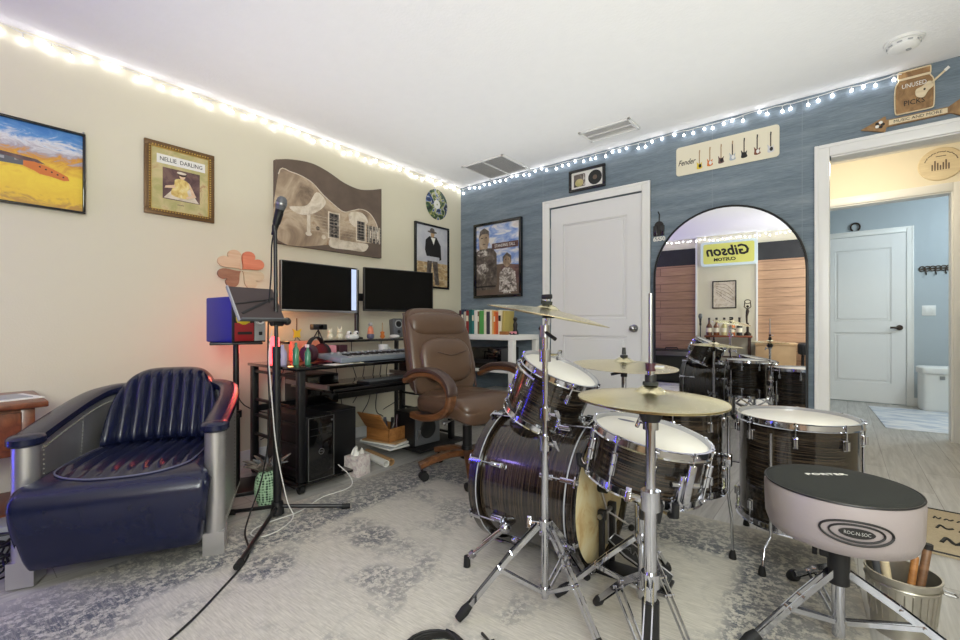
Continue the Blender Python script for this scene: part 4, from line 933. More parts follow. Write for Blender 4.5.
# tray: clamps on the pole, tilts back to the wall
tr = MB(Matrix.Translation((0.012, 0.03, 0.985)) @ Euler((0, R_(-37), R_(3))).to_matrix().to_4x4())
tr.box(-0.012, 0.0, -0.22, 0.0, -0.02, 0.185, 'trayleather', 0.004).box(0.0, 0.022, -0.222, 0.002, -0.027, -0.02, 'grey', 0.002).box(-0.014, 0.004, -0.226, -0.219, -0.02, 0.188, 'lgrey', 0.002)
tr.bar((0.002, -0.20, 0.02), (0.002, -0.02, 0.12), 0.012, 0.003, 'black', up=(1, 0, 0)).bar((0.002, -0.215, 0.075), (0.002, -0.02, 0.115), 0.006, 0.003, 'black', up=(1, 0, 0))
trob = tr.build('tray', t); trob['label'] = 'dark taupe tilted tray with a strap'
MB().cyl((-0.02, -0.02, 0.965), (-0.02, 0.035, 0.965), 0.024, 'black').ball((0.0, 0.05, 0.965), 0.02, 'black').build('tray_clamp', t)
cl = MB().tube([(-0.028, 0, 1.41), (-0.03, 0.0, 1.44), (-0.02, 0.005, 1.47)], 0.013, 'black', 10).cyl((-0.02, 0.004, 1.455), (0.0, 0.01, 1.51), 0.018, 'black', 0.021); cl.build('microphone_clip', t)
t = thing('microphone', 'grey mesh vocal microphone in the clip of the tripod stand', 'microphone', (1.012, -2.497, 1.50), (R_(0), R_(22), R_(10)))
MB().lathe([(0, -0.10), (0.011, -0.10), (0.013, -0.06), (0.020, 0.02), (0.021, 0.035), (0, 0.035)], 'blackm', 20).build('handle', t)
MB().lathe([(0.021, 0.035), (0.025, 0.05), (0.0265, 0.068), (0.022, 0.088), (0.012, 0.098), (0, 0.1)], 'grey', 20).lathe([(0.0265, 0.058), (0.028, 0.063), (0.0265, 0.068)], 'steel', 20).build('grille', t)
mc = MB().tube(smooth([(0.985, -2.50, 1.44), (0.962, -2.505, 1.36), (0.965, -2.51, 1.22), (0.98, -2.53, 1.0), (0.985, -2.535, 0.75), (0.99, -2.53, 0.45), (0.975, -2.56, 0.2), (0.985, -2.63, 0.022), (1.12, -2.70, 0.014), (1.327, -2.775, 0.014), (1.511, -2.962, 0.014), (1.631, -3.116, 0.014), (1.72, -3.30, 0.014), (1.78, -3.6, 0.014)], 6), 0.0038, 'tread', 7)
tag(mc.build('microphone_cable'), 'thin black cable from the microphone down across the rug', 'cable')
wc = MB().tube(smooth([(0.985, -2.515, 0.93), (1.005, -2.54, 0.80), (1.03, -2.538, 0.60), (1.052, -2.525, 0.35), (1.085, -2.49, 0.10), (1.11, -2.47, 0.016), (1.19, -2.57, 0.014), (1.20, -2.66, 0.014), (1.13, -2.68, 0.014), (1.08, -2.60, 0.014), (1.07, -2.42, 0.012), (0.99, -2.24, 0.012), (0.98, -2.06, 0.014), (0.94, -2.03, 0.06), (0.885, -2.075, 0.13)], 6), 0.0028, 'whitecable', 7)
tag(wc.build('white_cable'), 'white cable looping from the microphone stand to the computer tower', 'cable')
# green mesh ornament with dark leaves
t = thing('pineapple_ornament', 'pale green mesh pineapple shaped ornament on the floor beside the microphone stand', 'ornament', (0.845, -2.475, 0.0))
m = MB(); m.lathe([(0, 0.0), (0.04, 0.004), (0.058, 0.05), (0.062, 0.10), (0.056, 0.15), (0.038, 0.188), (0, 0.196)], 'mesh', 32); m.build('body', t)
m = MB(); rnd = random.Random(9)
for i in range(16):
    a = i*2.4; L = rnd.uniform(0.06, 0.13)
    m.tube([(0.015*math.cos(a), 0.015*math.sin(a), 0.19), (L*0.6*math.cos(a), L*0.6*math.sin(a), 0.225+rnd.uniform(0, 0.03)), (L*math.cos(a), L*math.sin(a), 0.215+rnd.uniform(-0.01, 0.05))], [0.012, 0.010, 0.003], 'photodark' if i % 3 else 'grey', 6)
m.build('leaves', t)
# ------------------------------------------------------------------ computer desk
DZ = 0.715
t = thing('computer_desk', 'black metal computer desk with upper shelf and keyboard tray along the cream wall', 'desk', (0.55, -1.66, 0.0))
# local x = world x - .55 ; y = world y + 1.66
MB().box(-0.31, 0.31, -0.66, 0.66, DZ-0.018, DZ, 'gloss', 0.003).build('desktop', t)
MB().box(-0.45, -0.19, -0.46, 0.66, 0.83, 0.848, 'gloss', 0.003).build('upper_shelf', t)
MB().box(-0.10, 0.40, -0.48, 0.40, 0.560, 0.575, 'gloss', 0.003).box(0.385, 0.40, -0.48, 0.40, 0.56, 0.585, 'blackm').build('keyboard_tray', t)
for y in (-0.47, 0.39): MB().box(-0.18, 0.32, y-0.006, y+0.006, 0.575, 0.60, 'steel').box(-0.05, 0.05, y-0.004, y+0.004, 0.59, 0.70, 'blackm').build('tray_rail', t)
for x in (-0.30, 0.28):
    for y in (-0.62, 0.62):
        MB().box(x-0.02, x+0.02, y-0.02, y+0.02, 0.06, DZ-0.018, 'blackm', 0.004).build('leg', t)
        MB().cyl((x, y-0.012, 0.03), (x, y+0.012, 0.03), 0.028, 'rubber').box(x-0.01, x+0.01, y-0.018, y+0.018, 0.03, 0.065, 'blackm').build('caster', t)
for y in (-0.62, 0.62):
    for z in (0.12, 0.26, 0.38, 0.48, 0.66): MB().box(-0.30, 0.28, y-0.008, y+0.008, z-0.008, z+0.008, 'blackm').build('side_rung', t)
    MB().box(-0.39, -0.36, (y-0.012) if y > 0 else -0.46, (y+0.012) if y > 0 else -0.436, 0.0, 0.83, 'blackm').build('shelf_post', t)
MB().box(-0.31, 0.32, -0.68, -0.30, 0.055, 0.07, 'gloss', 0.003).build('tower_shelf', t)
MB().box(-0.20, 0.36, 0.22, 0.70, 0.055, 0.075, 'blackm', 0.003).build('floor_shelf', t)
MB().box(-0.30, -0.28, -0.60, 0.60, 0.40, 0.44, 'blackm').build('back_rail', t)
# monitors on a pole with two arms
t = thing('monitor_arm', 'black pole with two arms holding both monitors above the desk', 'monitor mount', (0.19, -1.46, 0.848))
MB().cyl((0, 0, 0), (0, 0, 0.55), 0.018, 'blackm').lathe([(0, 0), (0.05, 0), (0.05, 0.012), (0.02, 0.02)], 'blackm', 20).build('pole', t)
MB().box(0.0, 0.06, -0.03, 0.03, 0.30, 0.36, 'blackm', 0.004).bar((0.03, 0, 0.33), (0.07, -0.36, 0.33), 0.03, 0.03, 'blackm').bar((0.07, -0.36, 0.33), (0.085, -0.37, 0.33), 0.03, 0.05, 'blackm').build('arm', t)
MB().bar((0.03, 0, 0.33), (0.13, 0.29, 0.33), 0.03, 0.03, 'blackm').build('arm', t)
def monitor(label, loc, rz, w, h, light):
    t = thing('computer_monitor', label, 'monitor', loc, (0, 0, rz), 'monitors over the desk')
    MB().box(-0.03, 0.0, -w/2, w/2, -h/2, h/2, 'black', 0.004).box(-0.05, -0.03, -w*0.3, w*0.3, -h*0.3, h*0.3, 'black', 0.008).build('casing', t)
    MB().box(0.0, 0.0015, -w/2+0.008, w/2-0.008, -h/2+0.014, h/2-0.008, 'screen').build('screen', t)
    b = MB().box(-0.004, 0.003, -w/2, w/2, -h/2, -h/2+0.014, 'steel' if light else 'black', 0.001)
    if light: b.box(-0.004, 0.003, w/2-0.009, w/2, -h/2, h/2, 'steel', 0.001).box(-0.004, 0.003, -w/2, -w/2+0.004, -h/2, h/2, 'steel', 0.001)
    b.build('bezel', t)
    if light:
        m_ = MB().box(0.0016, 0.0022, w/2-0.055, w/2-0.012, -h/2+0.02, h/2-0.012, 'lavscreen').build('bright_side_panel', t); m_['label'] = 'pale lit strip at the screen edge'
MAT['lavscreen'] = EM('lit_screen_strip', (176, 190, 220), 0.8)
monitor('flat monitor with a pale lit strip over the desk, beside the microphone', (0.30, -1.83, 1.222), R_(0), 0.60, 0.345, True)
monitor('flat black monitor over the desk, behind the brown office chair', (0.375, -1.165, 1.24), R_(-13), 0.63, 0.345, False)
# computer towers
t = thing('computer_tower', 'black computer tower with silver edged front under the desk', 'computer', (0.645, -2.19, 0.07), R_(2))
t.scale = (1, .98, .95)
MB().box(-0.22, 0.22, -0.087, 0.087, 0, 0.385, 'blackm', 0.006).build('case', t)
f_ = MB().box(0.22, 0.236, -0.087, 0.087, 0, 0.385, 'gloss', 0.006).build('front_panel', t)
m = MB().tube([(0.236, -0.083, 0.008), (0.236, 0.083, 0.008), (0.236, 0.083, 0.378), (0.236, -0.083, 0.378)], 0.0035, 'steel', 6, closed=True); m.build('silver_edge', f_)
m = MB(Matrix.Translation((0.237, 0, 0.17)) @ Matrix.Rotation(PI/2, 4, 'Z') @ Matrix.Rotation(PI/2, 4, 'X')); m.tube([(0.017*math.cos(q*PI/8), 0.017*math.sin(q*PI/8), 0) for q in range(16)], 0.002, 'steel', 5, closed=True).text('DELL', 0.013, 'steel', 0, 0, 0.0005); m.build('emblem', f_)
MB().cyl((0.236, 0.07, 0.35), (0.239, 0.07, 0.35), 0.006, 'steel').box(0.236, 0.238, -0.07, 0.06, 0.27, 0.274, 'black').box(0.236, 0.238, -0.07, 0.06, 0.31, 0.314, 'black').build('drive_slots', f_)
t = thing('black_cabinet', 'tall plain black cabinet on the floor beside the computer tower', 'cabinet', (0.46, -1.925, 0.0))
t.scale = (1, 1, .95)
MB().box(-0.2, 0.2, -0.13, 0.13, 0.01, 0.43, 'black', 0.006).build('body', t)
MB().box(0.2, 0.208, -0.12, 0.12, 0.03, 0.42, 'blackm', 0.003).build('door', t)
for y in (-0.11, 0.11): MB().box(-0.19, 0.19, y-0.01, y+0.01, 0, 0.012, 'rubber').build('foot', t)
t = thing('receiver_box', 'black box standing on top of the tall black cabinet', 'box', (0.28, -1.90, 0.4085))
MB().box(-0.15, 0.15, -0.12, 0.12, 0.0, 0.21, 'blackm', 0.005).build('case', t); MB().box(0.15, 0.155, -0.115, 0.115, 0.01, 0.20, 'gloss', 0.002).build('front_panel', t)
t = thing('tissue_box', 'patterned tissue box with a tissue showing on the floor under the desk', 'tissue box', (0.79, -1.875, 0.0), R_(14))
MB().box(-0.058, 0.058, -0.058, 0.058, 0, 0.125, 'florette', 0.003).build('carton', t)
m = MB(); m.grid(lambda u, v: ((u-.5)*0.06, (v-.5)*0.055+0.01*math.sin(u*9), 0.125+0.055*math.sin(PI*v)*(0.7+0.3*math.sin(u*7))), 12, 10, 'paper'); m.build('tissue', t)
# wooden tool box with open lid, on a pile of papers
t = thing('magazine_pile', 'pile of papers and folders on the floor shelf under the wooden box', 'papers', (0.58, -1.465, 0.075), R_(4))
z = 0
for i, (a, b_, c) in enumerate(((0.17, 0.11, 'paper'), (0.16, 0.12, 'lgrey'), (0.17, 0.11, 'paper'), (0.15, 0.105, 'card'))):
    MB().box(-a, a, -b_, b_, z, z+0.011, c, 0.001).build('folder', t, rot=(0, 0, R_((i-1)*5))); z += 0.0112
t = thing('wooden_box', 'open orange brown wooden box full of pens under the desk', 'box', (0.58, -1.465, 0.12), R_(4))
MB().box(-0.12, 0.12, -0.095, 0.095, 0, 0.008, 'boxwood').box(0.11, 0.12, -0.095, 0.095, 0, 0.095, 'boxwood', 0.002).box(-0.12, -0.11, -0.095, 0.095, 0, 0.095, 'boxwood', 0.002).box(-0.12, 0.12, 0.085, 0.095, 0, 0.095, 'boxwood', 0.002).box(-0.12, 0.12, -0.095, -0.085, 0, 0.095, 'boxwood', 0.002).build('box_body', t)
MB(Matrix.Translation((0, -0.095, 0.095)) @ Matrix.Rotation(R_(35), 4, 'X')).box(-0.12, 0.12, -0.01, 0.0, 0.0, 0.14, 'boxwood', 0.002).build('lid', t)
for i, (x, y, c, L) in enumerate(((0.04, 0.0, 'ink', 0.15), (0.06, 0.03, 'dkpurple', 0.16), (0.0, -0.02, 'grey', 0.14), (-0.05, 0.04, 'navyp', 0.13), (0.07, -0.04, 'steel', 0.12))):
    p = MB().cyl((0, 0, 0), (0.02*(-1)**i, 0.03*math.sin(i*2), L), 0.011, c).build('pen', loc=(0.58+x, -1.465+y, 0.128))
    tag(p, ['black marker standing upright in the wooden box', 'dark red marker standing tallest in the wooden box', 'grey marker leaning at the middle of the wooden box', 'slate coloured pen at the wall end of the wooden box', 'metal pen at the front of the wooden box'][i], 'pen', 'pens in the wooden box')
for i, (y, c) in enumerate(((-1.65, 'paper'), (-1.605, 'card'))):
    r_ = MB().lathe([(0.018, -0.17), (0.024, -0.17), (0.024, 0.17), (0.018, 0.17), (0.018, -0.17)], c, 20).build('paper_roll', loc=(0.66, y, 0.026+i*0.0), rot=(PI/2, 0, R_(82)))
    tag(r_, ['white paper roll on the floor in front of the wooden box', 'brown paper roll on the floor against the white paper roll'][i], 'paper roll', 'paper rolls under the desk')
t = thing('subwoofer', 'black cube subwoofer on the low shelf behind the office chair', 'speaker', (0.70, -1.275, 0.075), R_(-4))
t.scale = (.95, .93, .92)
MB().box(-0.13, 0.12, -0.13, 0.13, 0, 0.26, 'black', 0.008).build('cabinet', t)
m = MB().box(0.12, 0.132, -0.125, 0.125, 0.006, 0.254, 'grey', 0.006).build('front_baffle', t)
q = MB(Matrix.Translation((0.133, 0, 0.13)) @ Matrix.Rotation(PI/2, 4, 'Y')); q.lathe([(0, 0.012), (0.03, 0.0), (0.07, 0.008), (0.08, 0.0)], 'rubber', 28).tube([(0.0, -0.09, 0.001), (0.06, -0.09, 0.001)], 0.01, 'steel', 8); q.build('cone', m)
# ------------------------------------------------------------------ things on the desk
def single(name, mb, label, cat, loc, rot=(0, 0, 0), group=None):
    return tag(mb.build(name, loc=loc, rot=rot), label, cat, group)
t = thing('music_keyboard', 'grey electronic keyboard with white keys on the desktop', 'keyboard', (0.66, -1.60, DZ), R_(4))
MB(Matrix.Rotation(R_(5), 4, 'Y')).box(-0.11, 0.14, -0.43, 0.43, 0.018, 0.05, 'keysgrey', 0.008).build('case', t)
m = MB(Matrix.Rotation(R_(5), 4, 'Y')).box(0.03, 0.135, -0.36, 0.38, 0.05, 0.054, 'lgrey')
for i in range(37): m.box(0.03, 0.135, -0.36+i*0.02, -0.3585+i*0.02, 0.054, 0.0545, 'ink')
m.build('white_keys', t)
m = MB(Matrix.Rotation(R_(5), 4, 'Y'))
for i in range(37):
    if i % 7 not in (2, 6): m.box(0.03, 0.09, -0.346+i*0.02, -0.335+i*0.02, 0.054, 0.062, 'ink')
m.build('black_keys', t)
for i in range(12): MB(Matrix.Rotation(R_(5), 4, 'Y')).cyl((-0.05, -0.36+i*0.05, 0.05), (-0.05, -0.36+i*0.05, 0.06), 0.009, 'lgrey', seg=10).build('knob', t)
for y in (-0.3, 0.3): MB().box(-0.1, 0.13, y-0.02, y+0.02, 0, 0.035, 'rubber').build('foot', t)
t = thing('computer_keyboard', 'slim black computer keyboard on the pull-out tray', 'keyboard', (0.80, -1.62, 0.575), R_(3))
MB().box(-0.065, 0.065, -0.23, 0.23, 0, 0.018, 'black', 0.004).build('case', t)
m = MB()
for i in range(5):
    for j in range(18): m.box(-0.058+i*0.0235, -0.039+i*0.0235, -0.222+j*0.0247, -0.201+j*0.0247, 0.018, 0.023, 'grey')
m.build('keys', t)
t = thing('red_headphone', 'dark red and black headphone lying on the desk beside the bottles', 'headphones', (0.56, -2.03, DZ+0.001), R_(25))
for s in (-1, 1):
    m = MB(Matrix.Translation((0, s*0.07, 0.06)) @ Matrix.Rotation(s*PI/2, 4, 'X')); m.lathe([(0, -0.03), (0.05, -0.028), (0.06, -0.01), (0.058, 0.015), (0.03, 0.018), (0, 0.012)], 'dkpurple' if s < 0 else 'black', 24); m.build('ear_cup', t)
MB().sweep([(0.0+0.0*q, 0.085*math.cos(R_(a)), 0.075+0.085*math.sin(R_(a))) for q, a in enumerate(range(0, 181, 12))], 0.03, 0.012, 'black', side=(1, 0, 0)).build('headband', t)
m = MB().lathe([(0, 0), (0.030, 0.002), (0.032, 0.09), (0.013, 0.12), (0.013, 0.145), (0, 0.145)], 'lav', 20); o = single('lotion_bottle', m, 'lavender plastic bottle at the end of the desktop', 'bottle', (0.62, -2.28, DZ)); o.scale = (.8, .8, .85)
m = MB().lathe([(0, 0), (0.026, 0.002), (0.027, 0.12), (0.012, 0.15), (0.012, 0.18), (0, 0.18)], 'greenglass', 20); single('green_bottle', m, 'opaque green bottle on the desktop beside the lavender one', 'bottle', (0.655, -2.215, DZ)); bpy.data.objects['green_bottle'].scale = (.75, .75, .75)
t = thing('spray_bottle', 'clear green tinted spray bottle on the desktop by the papers', 'bottle', (0.70, -2.165, DZ)); t.scale = (.75, .75, .75)
MB().lathe([(0, 0), (0.024, 0.002), (0.025, 0.10), (0.011, 0.125), (0.011, 0.14), (0, 0.14)], 'greenglass', 20).build('body', t); MB().box(-0.03, 0.012, -0.008, 0.008, 0.14, 0.165, 'white', 0.003).build('nozzle', t)
m = MB().lathe([(0, 0), (0.028, 0.002), (0.028, 0.15), (0.02, 0.17), (0, 0.17)], 'ledred', 20); single('red_lamp', m, 'glowing pink red tube lamp behind the microphone stand pole', 'lamp', (0.46, -2.25, DZ))
m = MB().box(-0.05, 0.05, -0.005, 0.005, 0, 0.13, 'orange', 0.002); 
t = thing('red_pouch', 'orange red cloth panel standing under the upper shelf', 'pouch', (0.36, -1.98, DZ), R_(0))
MB().box(-0.02, 0.02, -0.12, 0.12, 0, 0.135, 'red2' if 'red2' in MAT else 'heartorange', 0.008).build('cloth', t); MB().box(0.0205, 0.0225, -0.003, 0.003, 0, 0.135, 'red').build('zip', t)
for i, (x, y, rz, c, lab) in enumerate(((0.80, -2.02, 12, 'paper', 'white paper sheet nearest the front of the desktop by the bottles'), (0.77, -1.92, -9, 'cream', 'cream paper sheet on the desktop between keyboard and the other papers'))):
    single('paper_sheet', MB().box(-0.05, 0.05, -0.075, 0.075, 0, 0.0015+0.0005*i, c), lab, 'paper', (x, y, DZ+0.0003*i), (0, 0, R_(rz)), 'papers on the desktop')
for i, (y, z, c, lab) in enumerate(((-1.83, 0, 'pink', 'pink little box under the upper shelf'), (-1.74, 0, 'dkpurple', 'dark red little box under the upper shelf'))):
    single('small_box', MB().box(-0.03, 0.03, -0.035, 0.035, 0, 0.10, c, 0.003), lab, 'box', (0.40, y, DZ), group='little boxes under the upper shelf')
t = thing('mug', 'white mug on the desktop under the upper shelf', 'mug', (0.40, -1.36, DZ)); MB().lathe([(0, 0), (0.036, 0), (0.04, 0.09), (0.036, 0.09), (0.033, 0.008), (0, 0.008)], 'white', 24).build('cup', t); MB().tube([(0, 0.038, 0.07), (0, 0.065, 0.06), (0, 0.065, 0.03), (0, 0.036, 0.02)], 0.005, 'white', 8).build('handle', t)
t = thing('small_plant', 'little green leafy plant at the chair end of the desktop', 'plant', (0.50, -1.12, DZ)); MB().lathe([(0, 0), (0.03, 0), (0.036, 0.05), (0, 0.05)], 'tan', 20).build('pot', t)
m = MB()
for i in range(14):
    a = i*2.4; L = 0.05+0.003*i; m.tube([(0, 0, 0.05), (0.02*math.cos(a), 0.02*math.sin(a), 0.10), (L*math.cos(a), L*math.sin(a), 0.10+0.035*math.sin(i))], [0.003, 0.009, 0.002], 'green', 5)
m.build('leaves', t)
# upper shelf things (z = .88)
SZ = 0.848
t = thing('toy_guitar', 'tiny yellow toy guitar on a stand on the upper shelf', 'figurine', (0.29, -2.02, SZ))
MB().tube([(0.02, -0.02, 0), (0, 0, 0.03), (0.02, 0.02, 0)], 0.003, 'ink', 5).build('stand', t)
MB(Matrix.Translation((0.008, 0, 0.055)) @ Matrix.Rotation(PI/2, 4, 'Z') @ Matrix.Rotation(PI/2, 4, 'X')).prism([(-0.025, -0.035), (0, -0.028), (0.025, -0.035), (0.02, 0.0), (0.032, 0.028), (0, 0.012), (-0.032, 0.028), (-0.02, 0.0)], 0, 0.008, 'yellow').build('body', t)
MB().box(0.006, 0.012, -0.003, 0.003, 0.06, 0.155, 'darkwood').build('neck', t)
t = thing('camera_tripod', 'small black camera on a mini tripod on the upper shelf', 'camera', (0.30, -1.86, SZ))
for a in (20, 140, 260): MB().cyl((0, 0, 0.075), (0.04*math.cos(R_(a)), 0.04*math.sin(R_(a)), 0.003), 0.004, 'blackm', seg=8).build('leg', t)
MB().box(-0.02, 0.03, -0.055, 0.055, 0.075, 0.115, 'black', 0.006).cyl((0.03, 0, 0.095), (0.045, 0, 0.095), 0.014, 'gloss').build('camera_body', t)
for i, (y, lab) in enumerate(((-1.765, 'cream toy owl figure beside the mini tripod on the upper shelf'), (-1.685, 'cream toy rabbit figure on the upper shelf under the lit monitor'))):
    t = thing('toy_figure', lab, 'figurine', (0.30, y, SZ), group='cream toy figures on the upper shelf'); MB().sell((0, 0, 0.025), (0.022, 0.024, 0.025), 'cream', 0.8, 0.9, 14, 8).build('body', t); MB().ball((0, 0, 0.06), 0.019, 'cream').build('head', t)
    m = MB()
    for s in (-1, 1): m.tube([(0, s*0.01, 0.072), (0, s*0.016, 0.088+0.012*i)], [0.006, 0.003], 'cream', 6)
    m.build('ears', t)
t = thing('eyeball_toy', 'white toy with two big round black eyes on the upper shelf', 'figurine', (0.30, -1.58, SZ)); MB().sell((0, 0, 0.02), (0.03, 0.055, 0.02), 'white', 0.6, 0.6, 18, 8).build('body', t)
for s in (-1, 1):
    e = MB().ball((0.01, s*0.03, 0.045), 0.021, 'white').build('eye', t); MB().ball((0.026, s*0.03, 0.047), 0.009, 'ink').build('pupil', e)
t = thing('toy_figurine', 'colourful standing figurine next to the monitor pole on the upper shelf', 'figurine', (0.27, -1.385, SZ)); MB().sell((0, 0, 0.02), (0.028, 0.028, 0.02), 'navyp', 0.5, 0.8, 16, 8).build('base', t); MB().lathe([(0, 0.035), (0.026, 0.04), (0.02, 0.085), (0.008, 0.10)], 'heartorange', 16).build('body', t); MB().ball((0, 0, 0.115), 0.017, 'lgrey').build('head', t)
t = thing('mini_guitar', 'tiny orange guitar leaning on the wall side of the upper shelf', 'figurine', (0.27, -1.27, SZ)); MB(Matrix.Translation((0, 0, 0.02)) @ Matrix.Rotation(PI/2, 4, 'Z') @ Matrix.Rotation(PI/2, 4, 'X')).prism([(p.x, p.y) for p in smooth([(0, -0.02, 0), (0.024, -0.006, 0), (0.014, 0.012, 0), (0.018, 0.032, 0), (0, 0.038, 0), (-0.018, 0.032, 0), (-0.014, 0.012, 0), (-0.024, -0.006, 0)], 3, True)], 0, 0.008, 'orange').build('body', t); MB().box(0.001, 0.006, -0.003, 0.003, 0.055, 0.13, 'tan').build('neck', t)
t = thing('desk_speaker', 'grey tilted desk speaker with a silver ringed cone on the upper shelf', 'speaker', (0.28, -1.12, SZ), R_(-8)); MB(Matrix.Rotation(R_(-7), 4, 'Y')).box(-0.04, 0.035, -0.05, 0.05, 0.004, 0.165, 'grey', 0.014).build('cabinet', t)
m = MB(Matrix.Rotation(R_(-7), 4, 'Y') @ Matrix.Translation((0.036, 0, 0.115)) @ Matrix.Rotation(PI/2, 4, 'Y')); m.lathe([(0, 0.006), (0.012, 0.001), (0.026, 0.003)], 'rubber', 20).lathe([(0.026, 0.003), (0.031, 0.006), (0.036, 0.0)], 'lgrey', 20); m.build('cone', t)
m = MB(Matrix.Rotation(R_(-7), 4, 'Y') @ Matrix.Translation((0.036, 0, 0.05)) @ Matrix.Rotation(PI/2, 4, 'Y')); m.lathe([(0, 0.004), (0.016, 0.0)], 'ink', 16); m.build('port', t)
m = MB(); m.sell((0, 0, 0.016), (0.05, 0.03, 0.016), 'white', 0.7, 0.8, 18, 8); single('computer_mouse', m, 'white computer mouse lying before the grey desk speaker', 'mouse', (0.34, -1.20, SZ))
t = thing('webcam', 'little black webcam at the chair end of the upper shelf', 'camera', (0.30, -1.03, SZ)); MB().lathe([(0, 0), (0.025, 0), (0.02, 0.01), (0.006, 0.02), (0.006, 0.07), (0, 0.07)], 'black', 16).build('foot', t); MB().ball((0, 0, 0.085), 0.022, 'gloss', (0.9, 1.2, 0.8)).build('camera_body', t)
# cables hanging behind the desk
rnd = random.Random(21); m = MB()
for i in range(11):
    y = -2.1+i*0.105; a = rnd.uniform(0.5, 0.85); b_ = rnd.uniform(0.02, 0.5)
    m.tube(smooth([(0.06+rnd.uniform(0, .1), y, a), (0.10, y+rnd.uniform(-.05, .05), (a+b_)/2+rnd.uniform(-.1, .1)), (0.12, y+rnd.uniform(-.12, .12), b_), (0.08, y+rnd.uniform(-.2, .2), max(0.02, b_-0.1))], 5), 0.0035, 'tread', 5)
m.tube(smooth([(0.04, -0.98, 0.47), (0.08, -1.1, 0.42), (0.10, -1.3, 0.52), (0.08, -1.5, 0.40)], 6), 0.0035, 'tread', 5)
m.tube(smooth([(0.42, -2.46, 0.85), (0.30, -2.42, 0.66), (0.22, -2.33, 0.44), (0.16, -2.0, 0.30)], 6), 0.0035, 'tread', 5)
tag(m.build('cable_bundle'), 'black cables drooping down the cream wall behind the desk', 'cable')
# ------------------------------------------------------------------ white corner table with books
t = thing('white_table', 'white table with lower shelf in the room corner below the two people poster', 'table', (0.515, -0.24, 0.0))
MB().box(-0.49, 0.49, -0.215, 0.215, 0.825, 0.872, 'white', 0.003).build('table_top', t)
for x in (-0.465, 0.465):
    for y in (-0.19, 0.19): MB().box(x-0.025, x+0.025, y-0.025, y+0.025, 0, 0.825, 'white', 0.002).build('leg', t)
MB().box(-0.49, 0.49, -0.165, 0.165, 0.53, 0.555, 'white', 0.002).build('shelf', t)
MB().box(-0.49, 0.49, -0.165, 0.165, 0.22, 0.245, 'white', 0.002).build('shelf', t)
t = thing('printer', 'black printer on the middle shelf of the white corner table', 'printer', (0.62, -0.24, 0.555))
MB().box(-0.21, 0.21, -0.15, 0.14, 0, 0.2, 'gloss', 0.012).build('case', t); MB().box(-0.17, 0.17, -0.156, -0.15, 0.05, 0.09, 'black').build('paper_slot', t)
t = thing('paper_stack', 'stack of papers on the bottom shelf of the white corner table', 'papers', (0.72, -0.24, 0.245), R_(5))
z = 0
for i in range(6): MB().box(-0.14+0.004*(i % 3), 0.14, -0.11, 0.11, z, z+0.02, ('paper', 'lgrey', 'card', 'cream')[i % 4]).build('folder', t); z += 0.0202
books = [('222e28', .03, .20, 'black slim book at the wall end'), ('5a2430', .028, .235, 'maroon book'), ('27384e', .032, .245, 'navy book'), ('b8b4a8', .03, .22, 'grey white book'), ('8a2c2c', .035, .23, 'red spined book'), ('1d5a58', .04, .24, 'dark teal book'), ('2b7a78', .028, .235, 'bright teal book'), ('e2dfd6', .042, .23, 'thick white book beside the teal books'), ('7c6248', .022, .22, 'slim brown book'), ('4f9a4c', .055, .225, 'wide leaf green book'), ('d9d2bc', .03, .235, 'ivory book'), ('3c3a44', .042, .215, 'charcoal book with pale print'), ('ece6d2', .022, .222, 'slim cream book'), ('d8b070', .02, .225, 'slim golden book'), ('dd7a36', .022, .215, 'slim orange book'), ('c65a30', .032, .205, 'burnt orange book'), ('e8dcc0', .035, .225, 'cream book at the end of the row'), ('b8a55c', .03, .22, 'dull yellow book leaning last in the row')]
x = 0.20
for i, (c, w_, h_, lab) in enumerate(books):
    nm = 'book_cloth_'+c; MAT[nm] = P(nm, c, 0.55)
    d_ = 0.15
    t = thing('book', lab+' on the white corner table', 'book', (x+w_/2, -0.21, 0.872), (0, R_(4) if i == 17 else 0, 0), 'books in the row on the corner table')
    MB().box(-w_/2+0.0005, w_/2-0.0005, -d_/2, d_/2, 0, h_, nm, 0.003).build('cover', t)
    MB().box(-w_/2+0.003, w_/2-0.003, -d_/2+0.004, d_/2+0.0006, 0.0, h_+0.0006, 'paper').build('pages', t)
    if i % 2 == 0: MB().box(-w_/2+0.004, w_/2-0.004, -d_/2-0.0008, -d_/2, h_*0.55, h_*0.78, 'cream' if i != 16 else 'ink').build('spine_title', t)
    x += w_+0.0006
t = thing('dark_figurine', 'small dark figurine beside the last books on the corner table', 'figurine', (0.91, -0.28, 0.872)); MB().lathe([(0, 0), (0.03, 0), (0.03, 0.012), (0.016, 0.05), (0.022, 0.09), (0.008, 0.125)], 'ink', 16).build('body', t); MB().ball((0, 0, 0.14), 0.02, 'ink').build('head', t)
t = thing('toy_car', 'tiny red and white toy near the end of the corner table', 'toy', (0.95, -0.37, 0.872)); MB().box(-0.03, 0.03, -0.018, 0.018, 0.008, 0.03, 'pink', 0.006).build('body', t)
for x_ in (-0.018, 0.018): MB().cyl((x_, -0.02, 0.009), (x_, 0.02, 0.009), 0.009, 'rubber').build('wheels', t)
single('wooden_block', MB().box(-0.04, 0.04, -0.02, 0.02, 0, 0.03, 'boxwood', 0.003), 'small tan wooden block in front of the last books', 'block', (0.86, -0.38, 0.872))
